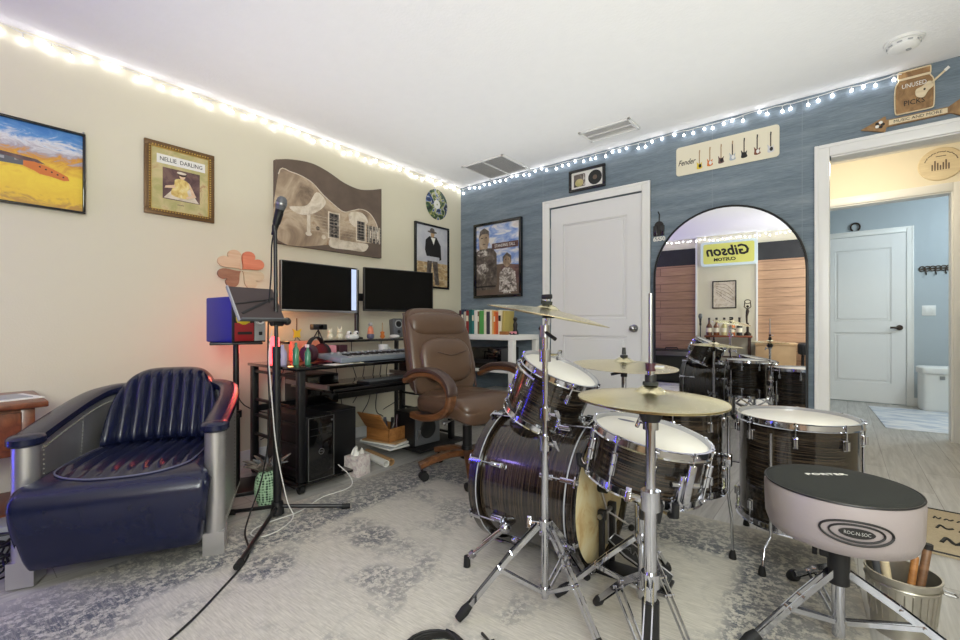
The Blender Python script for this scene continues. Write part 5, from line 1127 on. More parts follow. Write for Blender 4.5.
t = thing('framed_photo', 'small dark picture frame standing at the wall end of the corner table', 'picture frame', (0.11, -0.22, 0.872), R_(8)); frame_bars(MB(Matrix.Translation((0, 0, 0.10)) @ Matrix.Rotation(R_(80), 4, 'X')), 0.16, 0.19, 0.018, 0.012, 'ink').build('frame', t); MB(Matrix.Translation((0, 0, 0.10)) @ Matrix.Rotation(R_(80), 4, 'X')).box(-0.063, 0.063, -0.078, 0.078, 0.002, 0.006, 'photodark').build('photo', t)
# ------------------------------------------------------------------ brown leather office chair (local +x is its front)
t = thing('office_chair', 'brown leather swivel chair with curved wooden arms in front of the desk', 'office chair', (1.345, -1.44, RZ), R_(-8))
t.scale = (1, 1, 0.968)
for k_ in range(5):
    a = R_(252+72*k_); c, s = math.cos(a), math.sin(a)
    L = MB(Matrix.Rotation(a, 4, 'Z')).sweep(smooth([(0.03, 0, 0.145), (0.12, 0, 0.145), (0.22, 0, 0.125), (0.315, 0, 0.095)], 4), 0.055, 0.04, 'chairwood').build('base_leg', t)
    m = MB(Matrix.Rotation(a, 4, 'Z') @ Matrix.Translation((0.30, 0, 0)) @ Matrix.Rotation(R_(40*k_), 4, 'Z'))
    m.cyl((-0.012, -0.026, 0.027), (-0.012, -0.006, 0.027), 0.027, 'rubber', seg=18).cyl((-0.012, 0.006, 0.027), (-0.012, 0.026, 0.027), 0.027, 'rubber', seg=18).cyl((0, 0, 0.03), (0, 0, 0.085), 0.008, 'blackm', seg=10).box(-0.03, 0.014, -0.004, 0.004, 0.028, 0.058, 'black', 0.003); m.build('caster', L)
MB().cyl((0, 0, 0.11), (0, 0, 0.19), 0.045, 'black', 0.035).cyl((0, 0, 0.19), (0, 0, 0.32), 0.03, 'black').cyl((0, 0, 0.32), (0, 0, 0.40), 0.018, 'steel').build('gas_column', t)
MB().box(-0.16, 0.14, -0.11, 0.11, 0.385, 0.42, 'black', 0.01).cyl((0.02, -0.1, 0.39), (0.05, -0.22, 0.375), 0.006, 'steel').ball((0.05, -0.225, 0.375), 0.014, 'steel').build('tilt_mechanism', t)
m = MB(); m.sell((0.02, 0, 0.475), (0.275, 0.265, 0.065), 'brown', 0.45, 0.4, 40, 16, fn=lambda q: (q.x, q.y, q.z*(1.0)+(-0.05*max(0, (q.x-0.12)/0.15)**2)+0.012*math.cos(q.y*9))); m.sell((0.155, 0, 0.50), (0.135, 0.25, 0.052), 'brown', 0.6, 0.45, 36, 14, fn=lambda q: (q.x, q.y, q.z-0.05*max(0, (q.x-0.03)/0.1)**2)); m.sell((-0.09, 0, 0.505), (0.14, 0.235, 0.045), 'brown', 0.6, 0.5, 36, 14); m.build('seat_cushion', t, angle=60)
def lean(q):
    z = q.z; return (q.x-0.16*((z+0.30)/0.62)-0.05*math.sin((z+0.3)*3.2)*0+0.03*math.cos(z*5), q.y*(1-0.10*max(0, z)/0.3), z)
m = MB(); m.sell((-0.235, 0, 0.80), (0.055, 0.27, 0.30), 'brown', 0.4, 0.35, 36, 26, fn=lean); back = m.build('backrest', t, angle=60)
m = MB(); m.sell((-0.205, 0, 0.985), (0.075, 0.238, 0.085), 'brown', 0.6, 0.45, 36, 16, fn=lambda q: (q.x-0.13-0.2*q.z, q.y, q.z)); m.build('headrest_cushion', back, angle=60)
m = MB(); m.sell((-0.18, 0, 0.74), (0.055, 0.21, 0.155), 'brown', 0.7, 0.55, 36, 16, fn=lambda q: (q.x-0.045-0.22*q.z, q.y, q.z)); m.build('lumbar_cushion', back, angle=60)
m = MB(); 
for s in (-1, 1):
    m.tube(smooth([(-0.20, s*0.255, 0.53), (-0.245, s*0.262, 0.72), (-0.31, s*0.255, 0.90), (-0.365, s*0.242, 1.06)], 6), 0.008, 'brownd', 8)
m.tube(smooth([(-0.15, -0.12, 0.80), (-0.155, 0, 0.775), (-0.15, 0.12, 0.80)], 6), 0.003, 'brownd', 6); m.build('piping', back)
for s in (-1, 1):
    y = s*0.315
    p_ = smooth([(-0.22, y, 0.62), (-0.10, y, 0.668), (0.06, y, 0.678), (0.17, y, 0.65), (0.225, y, 0.58), (0.20, y, 0.495), (0.10, y, 0.435), (-0.04, y, 0.41), (-0.14, y, 0.415)], 5)
    ar = MB().sweep(p_, 0.055, [0.034]*12+[0.04]*(len(p_)-12), 'chairwood').box(-0.14, 0.06, min(y, y-s*0.09), max(y, y-s*0.09), 0.405, 0.43, 'black', 0.004).build('armrest', t)
    pd = smooth([(-0.20, y, 0.65), (-0.09, y, 0.695), (0.06, y, 0.705), (0.165, y, 0.677), (0.222, y, 0.628), (0.238, y, 0.57)], 6)
    MB().sweep(pd, 0.066, [0.014]+[0.03]*(len(pd)-2)+[0.014], 'brownd').build('arm_pad', ar)
# ------------------------------------------------------------------ drum kit
def quat_to(axis):
    return Vector((0, 0, 1)).rotation_difference(Vector(axis).normalized()).to_euler()
def shell_part(t, r, d, mat='shell'):
    return MB().lathe([(r-0.008, 0.012), (r, 0.006), (r, d-0.006), (r-0.008, d-0.012)], mat, 56).build('shell', t)
def metal_hoop(t, r, z0, z1, mat='chrome', label=None):
    h = MB().lathe([(r+0.004, z0), (r+0.015, z0), (r+0.011, z0+0.004), (r+0.009, z1-0.004), (r+0.013, z1), (r+0.004, z1), (r+0.004, z0)], mat, 56).build('hoop', t); return h
def head_part(t, name, r, z, mat='head', up=1):
    return MB().lathe([(0, z), (r*0.965, z), (r+0.003, z-up*0.006)], mat, 56).build(name, t)
def lugs(t, r, d, n, split=True, a0=0.0, long=False):
    """each lug: casing on the shell, rods to both hoops"""
    for i in range(n):
        a = a0+2*PI*i/n; c, s = math.cos(a), math.sin(a)
        m = MB(Matrix.Rotation(a, 4, 'Z'))
        if long:
            m.box(r, r+0.016, -0.008, 0.008, d*0.26, d*0.74, 'chrome', 0.004); zz = [(d*0.74, d+0.006), (d*0.26, -0.006)]
        else:
            zz = []
            for z, e in ((d-0.055, d+0.006), (0.055, -0.006)):
                zz.append((z, e))
        for z, e in zz:
            if e < 0 and not long: m.build('lug', t); m = MB(Matrix.Rotation(a, 4, 'Z'))
            if not long: m.box(r, r+0.010, -0.010, 0.010, z-0.02, z+0.02, 'chrome', 0.004).tube([(r+0.012, 0, z-0.016), (r+0.012, 0, z+0.016)], 0.0085, 'chrome', 10)
            m.cyl((r+0.0105, 0, z), (r+0.0105, 0, e), 0.003, 'chrome', seg=8).cyl((r+0.0105, 0, e), (r+0.0105, 0, e+(0.010 if e > 0 else -0.010)), 0.0055, 'chrome', seg=8)
            m.box(r+0.003, r+0.018, -0.008, 0.008, e-0.004, e+0.002, 'chrome', 0.001)
        m.build('lug', t)
def leg_foot(m_or_t, p, r=0.012):
    return MB().lathe([(0, 0), (r*1.15, 0), (r*1.1, 0.012), (r*0.7, 0.034), (0, 0.036)], 'rubber', 14, (p[0], p[1], p[2])).build('rubber_foot', m_or_t)
def floor_tom(label, loc, r, d, zbot, angs, foot_out, a0=0.2):
    t = thing('floor_tom', label, 'drum', (loc[0], loc[1], RZ), group='floor toms of the drum kit')
    o = Matrix.Translation((0, 0, zbot))
    for f_ in (0,):
        sp = MB(o).lathe([(r-0.008, 0.012), (r, 0.006), (r, d-0.006), (r-0.008, d-0.012)], 'shell', 56).build('shell', t)
    for z0, z1 in ((-0.014, 0.012), (d-0.012, d+0.014)):
        MB(o).lathe([(r+0.003, z0), (r+0.015, z0), (r+0.010, z0+0.004), (r+0.008, z1-0.004), (r+0.012, z1), (r+0.003, z1), (r+0.003, z0)], 'chrome', 56).build('hoop', t)
    MB(o).lathe([(0, d+0.003), (r*0.96, d+0.003), (r+0.002, d-0.004)], 'head', 56).build('batter_head', t)
    MB(o).lathe([(0, -0.003), (r*0.96, -0.003), (r+0.002, 0.004)], 'head', 56).build('resonant_head', t)
    for i in range(8):
        a = a0+2*PI*i/8; m = MB(o @ Matrix.Rotation(a, 4, 'Z'))
        for z, e in ((d-0.06, d+0.006), (0.06, -0.006)):
            if e < 0: m.build('lug', t); m = MB(o @ Matrix.Rotation(a, 4, 'Z'))
            m.box(r-0.001, r+0.010, -0.010, 0.010, z-0.022, z+0.022, 'chrome', 0.004).tube([(r+0.012, 0, z-0.016), (r+0.012, 0, z+0.016)], 0.009, 'chrome', 10)
            m.cyl((r+0.0105, 0, z), (r+0.0105, 0, e), 0.003, 'chrome', seg=8).cyl((r+0.0105, 0, e), (r+0.0105, 0, e+(0.010 if e > 0 else -0.010)), 0.0055, 'chrome', seg=8).box(r+0.003, r+0.018, -0.008, 0.008, e-0.004, e+0.002, 'chrome', 0.001)
        m.build('lug', t)
    for q, a in enumerate(angs):
        c, s = math.cos(R_(a)), math.sin(R_(a)); rr = r+0.024; top = zbot+d*(0.92 if q == 0 else 0.75)
        fo = foot_out[q]
        m = MB().tube([(rr*c, rr*s, top), (rr*c, rr*s, zbot+0.02), (rr*c, rr*s, zbot-0.03), ((rr+fo*0.75)*c, (rr+fo*0.75)*s, min(0.16, zbot*0.6)), ((rr+fo)*c, (rr+fo)*s, 0.02)], 0.0058, 'chrome', 10)
        lg = m.build('leg', t); leg_foot(lg, ((rr+fo)*c, (rr+fo)*s, 0.0))
        MB(Matrix.Rotation(R_(a), 4, 'Z')).box(r, rr+0.012, -0.016, 0.016, zbot+d*0.30, zbot+d*0.46, 'chrome', 0.006).cyl((rr, 0.016, zbot+d*0.38), (rr, 0.038, zbot+d*0.38), 0.005, 'chrome', seg=8).box(rr-0.004, rr+0.004, 0.036, 0.042, zbot+d*0.38-0.018, zbot+d*0.38+0.018, 'chrome', 0.002).build('leg_bracket', t)
    return t
# bass drum: local z runs from the resonant side to the batter side
BR = 0.262; BL = 0.42
t = thing('bass_drum', 'large striped ebony bass drum lying on the rug with a mottled cream head', 'drum', (2.03, -1.925, 0.290+RZ), (0, PI/2, R_(2)))
shell_part(t, BR, BL)
for z0, z1, s in ((-0.022, 0.022, 1), (BL-0.022, BL+0.022, -1)):
    hp = MB().lathe([(BR+0.006, z0), (BR+0.020, z0), (BR+0.020, z1), (BR+0.006, z1), (BR+0.006, z0)], 'shell', 64).build('hoop', t)
    zi = z1-0.009 if s > 0 else z0+0.003
    MB().lathe([(BR+0.0203, zi), (BR+0.0212, zi+0.001), (BR+0.0212, zi+0.005), (BR+0.0203, zi+0.006)], 'lgrey', 64).build('inlay', hp)
head_part(t, 'batter_head', BR, BL+0.004, 'bhead'); head_part(t, 'resonant_head', BR, -0.004, 'gloss', -1)
for i in range(8):
    a = R_(22.5+45*i); m = MB(Matrix.Rotation(a, 4, 'Z'))
    for z, e, s in ((0.10, -0.016, -1), (BL-0.10, BL+0.016, 1)):
        if s > 0: m.build('lug', t); m = MB(Matrix.Rotation(a, 4, 'Z'))
        m.box(BR, BR+0.014, -0.011, 0.011, z-0.028, z+0.028, 'chrome', 0.005).tube([(BR+0.016, 0, z-0.022), (BR+0.016, 0, z+0.022)], 0.010, 'chrome', 10)
        m.cyl((BR+0.028, 0, z), (BR+0.028, 0, e+s*0.006), 0.0032, 'chrome', seg=8)
        m.sweep([(BR+0.034, 0, e-s*0.05), (BR+0.033, 0, e), (BR+0.016, 0, e+s*0.010), (BR+0.006, 0, e+s*0.004)], 0.016, 0.006, 'chrome').box(BR+0.026, BR+0.036, -0.020, 0.020, e+s*0.004-0.003, e+s*0.004+0.003, 'chrome', 0.002)
    m.build('lug', t)
# spurs: local -x is up after the 90 degree turn about y (local x points down)
for s in (-1, 1):
    b = Vector((0.125*1.0, s*0.237, 0.13)); f_ = Vector((0.290-0.03, s*0.335, 0.015))
    m = MB().cyl(b*0.97, b*1.06, 0.024, 'chrome').ball(b*1.07, 0.022, 'chrome').cyl(b*1.06, f_, 0.008, 'chrome').cyl(b*1.06, b.lerp(f_, 0.55), 0.012, 'chrome').cyl(b.lerp(f_, .82), b.lerp(f_, .9), 0.015, 'steel'); sp = m.build('spur', t)
    MB().cyl(f_-Vector((0.012, 0, 0)), f_+Vector((0.028, 0, 0)), 0.012, 'rubber', 0.014).build('rubber_foot', sp)
m = MB().box(-BR-0.03, -BR+0.004, -0.04, 0.04, 0.15, 0.25, 'chrome', 0.006).cyl((-BR-0.02, 0, 0.20), (-BR-0.13, 0, 0.20), 0.012, 'chrome').build('tom_mount', t)
# rack tom
ax = Vector((0.40, 0.02, 0.92)).normalized()
t = thing('rack_tom', 'tilted striped ebony rack tom mounted over the bass drum', 'drum', (2.185, -1.915, 0.565), quat_to(ax))
r, d = 0.158, 0.215
shell_part(t, r, d); metal_hoop(t, r-0.002, -0.014, 0.012); metal_hoop(t, r-0.002, d-0.012, d+0.014)
head_part(t, 'batter_head', r, d+0.003); head_part(t, 'resonant_head', r, -0.003, up=-1); lugs(t, r, d, 6, a0=0.35)
MB().tube([((r+0.018)*math.cos(R_(a)), (r+0.018)*math.sin(R_(a)), d-0.03) for a in range(150, 271, 10)], 0.007, 'chrome', 8).box(-r-0.03, -r-0.005, -0.02, 0.02, 0.05, 0.15, 'chrome', 0.005).build('suspension_mount', t)
# snare drum tilted towards the stool
ax = Vector((0.19, 0.01, 1)).normalized()
SN = Vector((2.678, -2.09, 0.452))
t = thing('snare_drum', 'striped ebony snare drum on its chrome stand, nearest drum to the hi-hat', 'drum', SN, quat_to(ax))
r, d = 0.175, 0.145
shell_part(t, r, d); metal_hoop(t, r-0.001, -0.014, 0.012); metal_hoop(t, r-0.001, d-0.012, d+0.014)
head_part(t, 'batter_head', r, d+0.003); head_part(t, 'resonant_head', r, -0.003, up=-1); lugs(t, r, d, 10, a0=0.1)
MB().disc(-0.10, 0.03, 0.028, d+0.0034, 'navyp', 0.012).disc(0.015, 0.02, 0.06, d+0.0033, 'heartcream', 0.06, rot=0.3).build('worn_marks', t.children[2 if False else 0]) if False else None
m = MB().disc(-0.105, 0.06, 0.030, d+0.0034, 'navyp', 0.012, rot=0.5); m.build('head_logo', [c for c in t.children if c.name.startswith('batter_head')][0])
m = MB(Matrix.Rotation(R_(-38), 4, 'Z')).box(r, r+0.03, -0.022, 0.022, 0.01, 0.10, 'chrome', 0.006).box(r+0.03, r+0.042, -0.012, 0.012, 0.02, 0.135, 'chrome', 0.004).cyl((r+0.02, -0.045, 0.07), (r+0.02, 0.045, 0.07), 0.008, 'chrome'); m.build('strainer', t)
MB(Matrix.Rotation(R_(-62), 4, 'Z')).box(r+0.002, r+0.035, -0.03, 0.03, -0.05, 0.012, 'black', 0.006).build('butt_plate', t)
# common stand pieces
def tripod(t, base, hc, feet, coll='chrome', rfoot=0.016, w=0.020):
    """double braced legs: from the collar at hc to each foot (dx,dy), braces up from the low collar"""
    bx, by = base
    for dx, dy in feet:
        n_ = math.hypot(dx, dy); ux, uy = dx/n_, dy/n_; px, py = -uy, ux
        m = MB(); top = Vector((ux*0.022, uy*0.022, hc)); knee = Vector((ux*n_*0.42, uy*n_*0.42, hc*0.70)); ft = Vector((dx, dy, 0.03))
        for s in (-1, 1):
            off = Vector((px, py, 0))*s*0.009
            m.bar(top+off, knee+off, 0.003, w*0.8, 'chrome').bar(knee+off, ft+off*0.7, 0.003, w*0.8, 'chrome')
            m.bar(Vector((ux*0.018, uy*0.018, 0.075))+off*0.8, knee.lerp(ft, 0.25)+off*1.1, 0.003, w*0.55, 'chrome')
        m.cyl(knee-Vector((px, py, 0))*0.016, knee+Vector((px, py, 0))*0.016, 0.005, 'chrome', seg=8)
        q = knee.lerp(ft, 0.25); m.cyl(q-Vector((px, py, 0))*0.016, q+Vector((px, py, 0))*0.016, 0.005, 'chrome', seg=8)
        lg = m.build('leg', t)
        e = (ft-knee).normalized()
        MB().tube([ft-e*0.035, ft-e*0.01, ft+e*0.022], [rfoot*0.75, rfoot, rfoot*0.8], 'rubber', 12).build('rubber_foot', lg)
def collar(m, z, r=0.021, h=0.034, wing=None, mat='chrome', x=0, y=0):
    m.cyl((x, y, z-h/2), (x, y, z+h/2), r, mat, seg=18)
    if wing is not None:
        a = R_(wing); c, s = math.cos(a), math.sin(a)
        m.cyl((x+c*r*0.8, y+s*r*0.8, z), (x+c*(r+0.026), y+s*(r+0.026), z), 0.0055, mat, seg=8)
        m.cbox((x+c*(r+0.034), y+s*(r+0.034), z), 0.016, 0.006, 0.038, mat, 0.003, rot=Euler((R_(25), 0, a)))
def cym_profile(R, bell, bow, prof_n=14):
    pts = [(0.006, bow+bell), (bell*1.2, bow+bell*0.82), (bell*2.1, bow+bell*0.25), (bell*2.5, bow)]
    for i in range(1, prof_n+1):
        u = i/prof_n; rr = bell*2.5+(R-bell*2.5)*u; pts.append((rr, bow*(1-u**1.35)))
    return pts
def cymbal(label, loc, axis, R, bow, bell, name='cymbal', flip=False, group=None):
    t = thing(name, label, 'cymbal', loc, quat_to(axis), group=group or 'cymbals of the drum kit')
    pts = cym_profile(R, bell, bow); pts2 = [(r_, z-0.0016) for r_, z in reversed(pts)]
    if flip: pts = [(r_, -z) for r_, z in pts]; pts2 = [(r_, -z+0.0) for r_, z in cym_profile(R, bell, bow-0.0016)][::-1]
    MB().lathe(pts+pts2+[pts[0]], 'cymbal', 64).build('cymbal_plate', t, angle=70)
    return t
# front crash stand and crash
CX, CY = 2.436, -2.304
t = thing('cymbal_stand', 'tall chrome cymbal stand in front of the bass drum', 'cymbal stand', (CX, CY, RZ))
m = MB().cyl((0, 0, 0.05), (0, 0, 0.55), 0.0122, 'chrome'); collar(m, 0.29, 0.02, 0.03, 200); collar(m, 0.075, 0.018, 0.02); collar(m, 0.56, 0.022, 0.05, -20); m.build('base_tube', t)
m = MB().cyl((0, 0, 0.55), (0, 0, 0.905), 0.0095, 'chrome'); collar(m, 0.655, 0.02, 0.04, -10); collar(m, 0.845, 0.019, 0.04, 60); m.build('upper_tube', t)
m = MB().cyl((0, 0, 0.905), (0, 0, 0.945), 0.016, 'steel').cyl((0, 0, 0.93), (0.012, 0, 0.985), 0.006, 'chrome').cyl((-0.02, 0.0, 0.935), (0.05, -0.02, 0.90), 0.006, 'black').cyl((0.012, 0, 0.968), (0.012, 0, 0.976), 0.019, 'felt').cyl((0.005, 0, 1.013), (0.007, 0, 1.024), 0.019, 'felt').cyl((0.002, 0, 0.98), (0.008, 0, 1.045), 0.004, 'chrome').box(-0.012, 0.026, -0.006, 0.006, 1.03, 1.046, 'blackm', 0.004); m.build('tilter', t)
tripod(t, (CX, CY), 0.29, ((-0.176, -0.21), (0.026, 0.24), (0.24, -0.09)))
cymbal('thin tilted crash cymbal on the tall stand in front of the bass drum', (CX+0.008, CY, 0.975+RZ), (0.17, 0.09, 1), 0.20, 0.022, 0.017)
# ride stand behind the kit
QX, QY = 2.352, -1.41
t = thing('cymbal_stand', 'chrome cymbal stand standing between the bass drum and the closed door', 'cymbal stand', (QX, QY, RZ))
m = MB().cyl((0, 0, 0.05), (0, 0, 0.5), 0.0145, 'chrome'); collar(m, 0.28, 0.02, 0.03, 200); collar(m, 0.075, 0.018, 0.02); collar(m, 0.5, 0.022, 0.05, -60); m.build('base_tube', t)
m = MB().cyl((0, 0, 0.5), (0, 0, 0.70), 0.0115, 'chrome'); collar(m, 0.685, 0.02, 0.04, 240, 'blackm').__class__ if False else None; m.build('upper_tube', t)
m = MB().cyl((0, 0, 0.69), (0, 0, 0.735), 0.016, 'blackm').cyl((-0.055, -0.03, 0.70), (0.03, 0.01, 0.722), 0.007, 'black').cyl((0, 0, 0.73), (0, 0, 0.835), 0.005, 'chrome').cyl((0, 0, 0.738), (0, 0, 0.746), 0.019, 'felt').cyl((0, 0, 0.783), (0, 0, 0.797), 0.018, 'felt').cyl((0, 0, 0.80), (0, 0, 0.835), 0.011, 'blackm', 0.008); m.build('tilter', t)
tripod(t, (QX, QY), 0.28, ((-0.22, 0.12), (0.02, 0.26), (0.16, -0.16)))
cymbal('wide flat ride cymbal behind the bass drum, before the closed door', (QX, QY, 0.744+RZ), (0.05, -0.02, 1), 0.252, 0.022, 0.022)
# floor toms
floor_tom('smaller striped ebony floor tom half hidden behind the hi-hat cymbals', (2.632, -1.53), 0.178, 0.33, 0.27, (0, 130, 235), (0.015, 0.03, 0.0))
floor_tom('large striped ebony floor tom on chrome legs nearest the open doorway', (3.045, -1.31), 0.205, 0.405, 0.155, (253, 142, 22), (0.07, 0.03, 0.03), 0.05)
# snare stand
t = thing('snare_stand', 'low chrome basket stand holding the snare drum', 'drum stand', (SN.x, SN.y, RZ))
m = MB().cyl((0, 0, 0.04), (0, 0, 0.34), 0.013, 'chrome').cyl((0, 0, 0.30), (0, 0, 0.41), 0.010, 'chrome'); collar(m, 0.24, 0.02, 0.03, 110); collar(m, 0.33, 0.02, 0.04, 300); collar(m, 0.065, 0.017, 0.02); m.ball((0, 0, 0.405), 0.02, 'chrome'); m.build('tube', t)
for a in (75, 195, 315):
    c, s = math.cos(R_(a)), math.sin(R_(a)); z1 = 0.452-RZ-0.19*0.19*c-0.024
    b = MB().tube([(0.01*c, 0.01*s, 0.40), (0.10*c, 0.10*s, z1-0.015-0.0), (0.185*c, 0.185*s, z1-0.002), (0.205*c, 0.205*s, z1+0.035)], 0.0065, 'chrome', 8).build('basket_arm', t)
    MB().tube([(0.18*c, 0.18*s, z1-0.002), (0.206*c, 0.206*s, z1+0.006), (0.207*c, 0.207*s, z1+0.04)], 0.011, 'rubber', 10).build('rubber_grip', b)
tripod(t, (0, 0), 0.24, ((0.0, 0.27), (-0.235, -0.12), (0.2, -0.16)), w=0.017)
# hi-hat
HX, HY = 2.815, -2.42
t = thing('hihat_stand', 'chrome hi-hat stand with a tall thin rod, nearest stand in view', 'cymbal stand', (HX, HY, RZ))
m = MB().cyl((0, 0, 0.04), (0, 0, 0.50), 0.0155, 'chrome').cyl((0, 0, 0.15), (0, 0, 0.245), 0.0215, 'black'); collar(m, 0.30, 0.023, 0.035, 120); collar(m, 0.50, 0.024, 0.05, 180); collar(m, 0.07, 0.02, 0.03); m.build('base_tube', t)
m = MB().cyl((0, 0, 0.50), (0, 0, 0.70), 0.012, 'chrome').lathe([(0, 0.70), (0.022, 0.70), (0.032, 0.725), (0.03, 0.735), (0, 0.735)], 'black', 20).lathe([(0.005, 0.735), (0.02, 0.735), (0.02, 0.743), (0.005, 0.743)], 'felt', 18); collar(m, 0.69, 0.019, 0.02, 140); m.build('upper_tube', t)
m = MB().cyl((0, 0, 0.70), (0, 0, 1.025), 0.005, 'steel', seg=10).cyl((0, 0, 0.795), (0, 0, 0.845), 0.009, 'chrome', seg=14).cyl((0, 0, 0.792), (0, 0, 0.800), 0.019, 'felt').cyl((0, 0, 0.80), (0, 0, 0.818), 0.014, 'black').cyl((0.008, 0, 0.838), (0.032, 0.006, 0.838), 0.005, 'steel', seg=8).cyl((0, 0, 0.828), (0, 0, 0.848), 0.0125, 'dkpurple', seg=14); m.build('pull_rod', t)
tripod(t, (HX, HY), 0.30, ((-0.25, 0.24), (0.09, -0.34)), w=0.022)
MB().box(0.07, 0.33, -0.045, 0.045, 0.012, 0.02, 'steel', 0.003).cyl((0.0, 0, 0.05), (0.08, 0, 0.03), 0.006, 'steel').box(0.32, 0.38, -0.045, 0.045, 0.0, 0.03, 'blackm', 0.004).build('pedal', t)
cymbal('top hi-hat cymbal, the upper of the closed pair', (HX, HY, 0.757+RZ), (0.02, 0.0, 1), 0.180, 0.018, 0.017, 'hihat_cymbal')
cymbal('bottom hi-hat cymbal, the lower of the closed pair', (HX, HY, 0.754+RZ), (0.02, 0.0, 1), 0.180, 0.011, 0.0, 'hihat_cymbal', True) if False else None
tb = thing('hihat_cymbal', 'bottom hi-hat cymbal facing up under the top one', 'cymbal', (HX, HY, 0.7535+RZ), quat_to((0.02, 0, 1)), group='cymbals of the drum kit')
MB().lathe([(0.006, -0.009), (0.04, -0.008), (0.10, -0.005), (0.179, 0.0), (0.179, -0.0016), (0.10, -0.0066), (0.04, -0.0098), (0.006, -0.0108), (0.006, -0.009)], 'cymbal', 64).build('cymbal_plate', tb, angle=70)
# bass pedal
t = thing('bass_pedal', 'black bass drum pedal with a lettered footboard at the bass drum batter head', 'drum pedal', (2.475, -1.925, RZ), R_(2))
MB().box(-0.02, 0.245, -0.055, 0.055, 0.0, 0.012, 'black', 0.003).box(-0.035, 0.01, -0.03, 0.03, 0.0, 0.035, 'black', 0.004).build('base_plate', t)
MB().box(0.0, 0.022, -0.06, -0.042, 0.01, 0.235, 'black', 0.004).box(0.0, 0.022, 0.042, 0.06, 0.01, 0.235, 'black', 0.004).cyl((0.011, -0.075, 0.225), (0.011, 0.065, 0.225), 0.009, 'steel').box(-0.004, 0.026, -0.065, -0.035, 0.205, 0.245, 'black', 0.006).box(-0.004, 0.026, 0.035, 0.065, 0.205, 0.245, 'black', 0.006).build('frame', t)
fb = MB(Matrix.Translation((0.24, 0, 0.025)) @ Matrix.Rotation(R_(24), 4, 'Y')).prism([(0.0, -0.04), (0.0, 0.04), (-0.16, 0.05), (-0.235, 0.03), (-0.235, -0.03), (-0.16, -0.05)], 0, 0.010, 'black'); fo = fb.build('footboard', t)
m = MB(Matrix.Translation((0.24, 0, 0.025)) @ Matrix.Rotation(R_(24), 4, 'Y')).tube([(x, y, 0.010) for x, y in ((0.0, -0.04), (0.0, 0.04), (-0.16, 0.05), (-0.235, 0.03), (-0.235, -0.03), (-0.16, -0.05))], 0.003, 'steel', 6, closed=True); m.text('ANGEL', 0.045, 'steel', -0.105, 0, 0.0105); m.build('silver_lettering', fo)
m = MB().cyl((0.011, 0.0, 0.225), (-0.012, 0.0, 0.30), 0.005, 'steel', seg=10).cyl((0.012, 0, 0.225), (0.10, 0, 0.19), 0.004, 'steel', seg=8).ball((0.105, 0, 0.185), 0.012, 'rubber').cyl((-0.033, 0, 0.315), (0.012, 0, 0.315), 0.023, 'felt'); m.build('beater', t)
MB().box(0.006, 0.016, -0.008, 0.008, 0.10, 0.225, 'steel').build('chain', t)
MB().cyl((0.011, 0.078, 0.02), (0.011, 0.078, 0.22), 0.008, 'steel').build('spring', t)
# throne
TX, TY = 3.183, -1.883
t = thing('drum_throne', 'round drum stool with black felt top and pale logo side', 'stool', (TX, TY, RZ), R_(0))
ST = 0.488
m = MB().lathe([(0, ST-0.16), (0.15, ST-0.16), (0.172, ST-0.15), (0.182, ST-0.12), (0.185, ST-0.03), (0.18, ST-0.012)], 'thronev', 56); seat = m.build('seat_side', t, angle=60); seat['label'] = 'pale vinyl side band with concentric oval logo'
MB().lathe([(0, ST+0.004), (0.10, ST+0.002), (0.155, ST-0.004), (0.174, ST-0.009), (0.1815, ST-0.014)], 'felt', 56).build('felt_top', t, angle=60)['label'] = 'black felt seat top'
MB().tube([(0.1815*math.cos(2*PI*i/56), 0.1815*math.sin(2*PI*i/56), ST-0.013) for i in range(56)], 0.003, 'black', 6, closed=True).build('piping', t)
def on_side(a0, u, v):  # u along the band, v up; sits on the seat side
    a = a0+u/0.185; return ((0.1862)*math.cos(a), (0.1862)*math.sin(a), ST-0.082+v)
A0 = R_(-78)
m = MB()
for ru, rv, th in ((0.078, 0.030, 0.0028), (0.058, 0.0215, 0.0026)):
    m.tube([on_side(A0, ru*math.cos(2*PI*i/40), rv*math.sin(2*PI*i/40)) for i in range(40)], th, 'ink', 6, closed=True)
k = m.mi('ink')
m.grid(lambda u, v: on_side(A0, -0.038+0.076*u, (-0.013+0.026*v)*math.sqrt(max(0.02, 1-((u-.5)*2)**2))), 16, 4, 'ink')
m.build('oval_logo', seat)
m = MB().text('ROC-N-SOC', 0.014, 'white', 0, 0, 0)
w_ = MB()
km = w_.mi('white'); mp = {}
for f_ in m.bm.faces:
    vs = []
    for v_ in f_.verts:
        if v_ not in mp: mp[v_] = w_.v(Vector(on_side(A0, v_.co.x*0.72, v_.co.y*0.9))*1.0+Vector((math.cos(A0)*0.0012, math.sin(A0)*0.0012, 0)))
        vs.append(mp[v_])
    w_.f(vs, km)
m.bm.free(); w_.build('logo_lettering', seat)
tp = [c for c in t.children if c.name.startswith('felt_top')][0]
MB(Matrix.Translation((0, 0, 0)) @ Matrix.Rotation(R_(38), 4, 'Z')).text('PORTER', 0.022, 'paper', -0.01, 0.035, ST+0.0046, sx=1.5).build('top_lettering', tp)
m = MB().cyl((0, 0, 0.03), (0, 0, 0.22), 0.0165, 'chrome').cyl((0, 0, 0.20), (0, 0, ST-0.155), 0.0125, 'steel'); m.build('pole', t)
m = MB().cyl((0, 0, 0.185), (0, 0, 0.285), 0.027, 'black').box(-0.045, -0.02, -0.015, 0.015, 0.255, 0.28, 'black', 0.004).cyl((-0.05, 0, 0.267), (-0.062, 0, 0.267), 0.016, 'rubber').build('height_clamp', t)
tripod(t, (TX, TY), 0.22, ((-0.13, 0.295), (-0.20, -0.20), (0.32, 0.02)), rfoot=0.021, w=0.024)
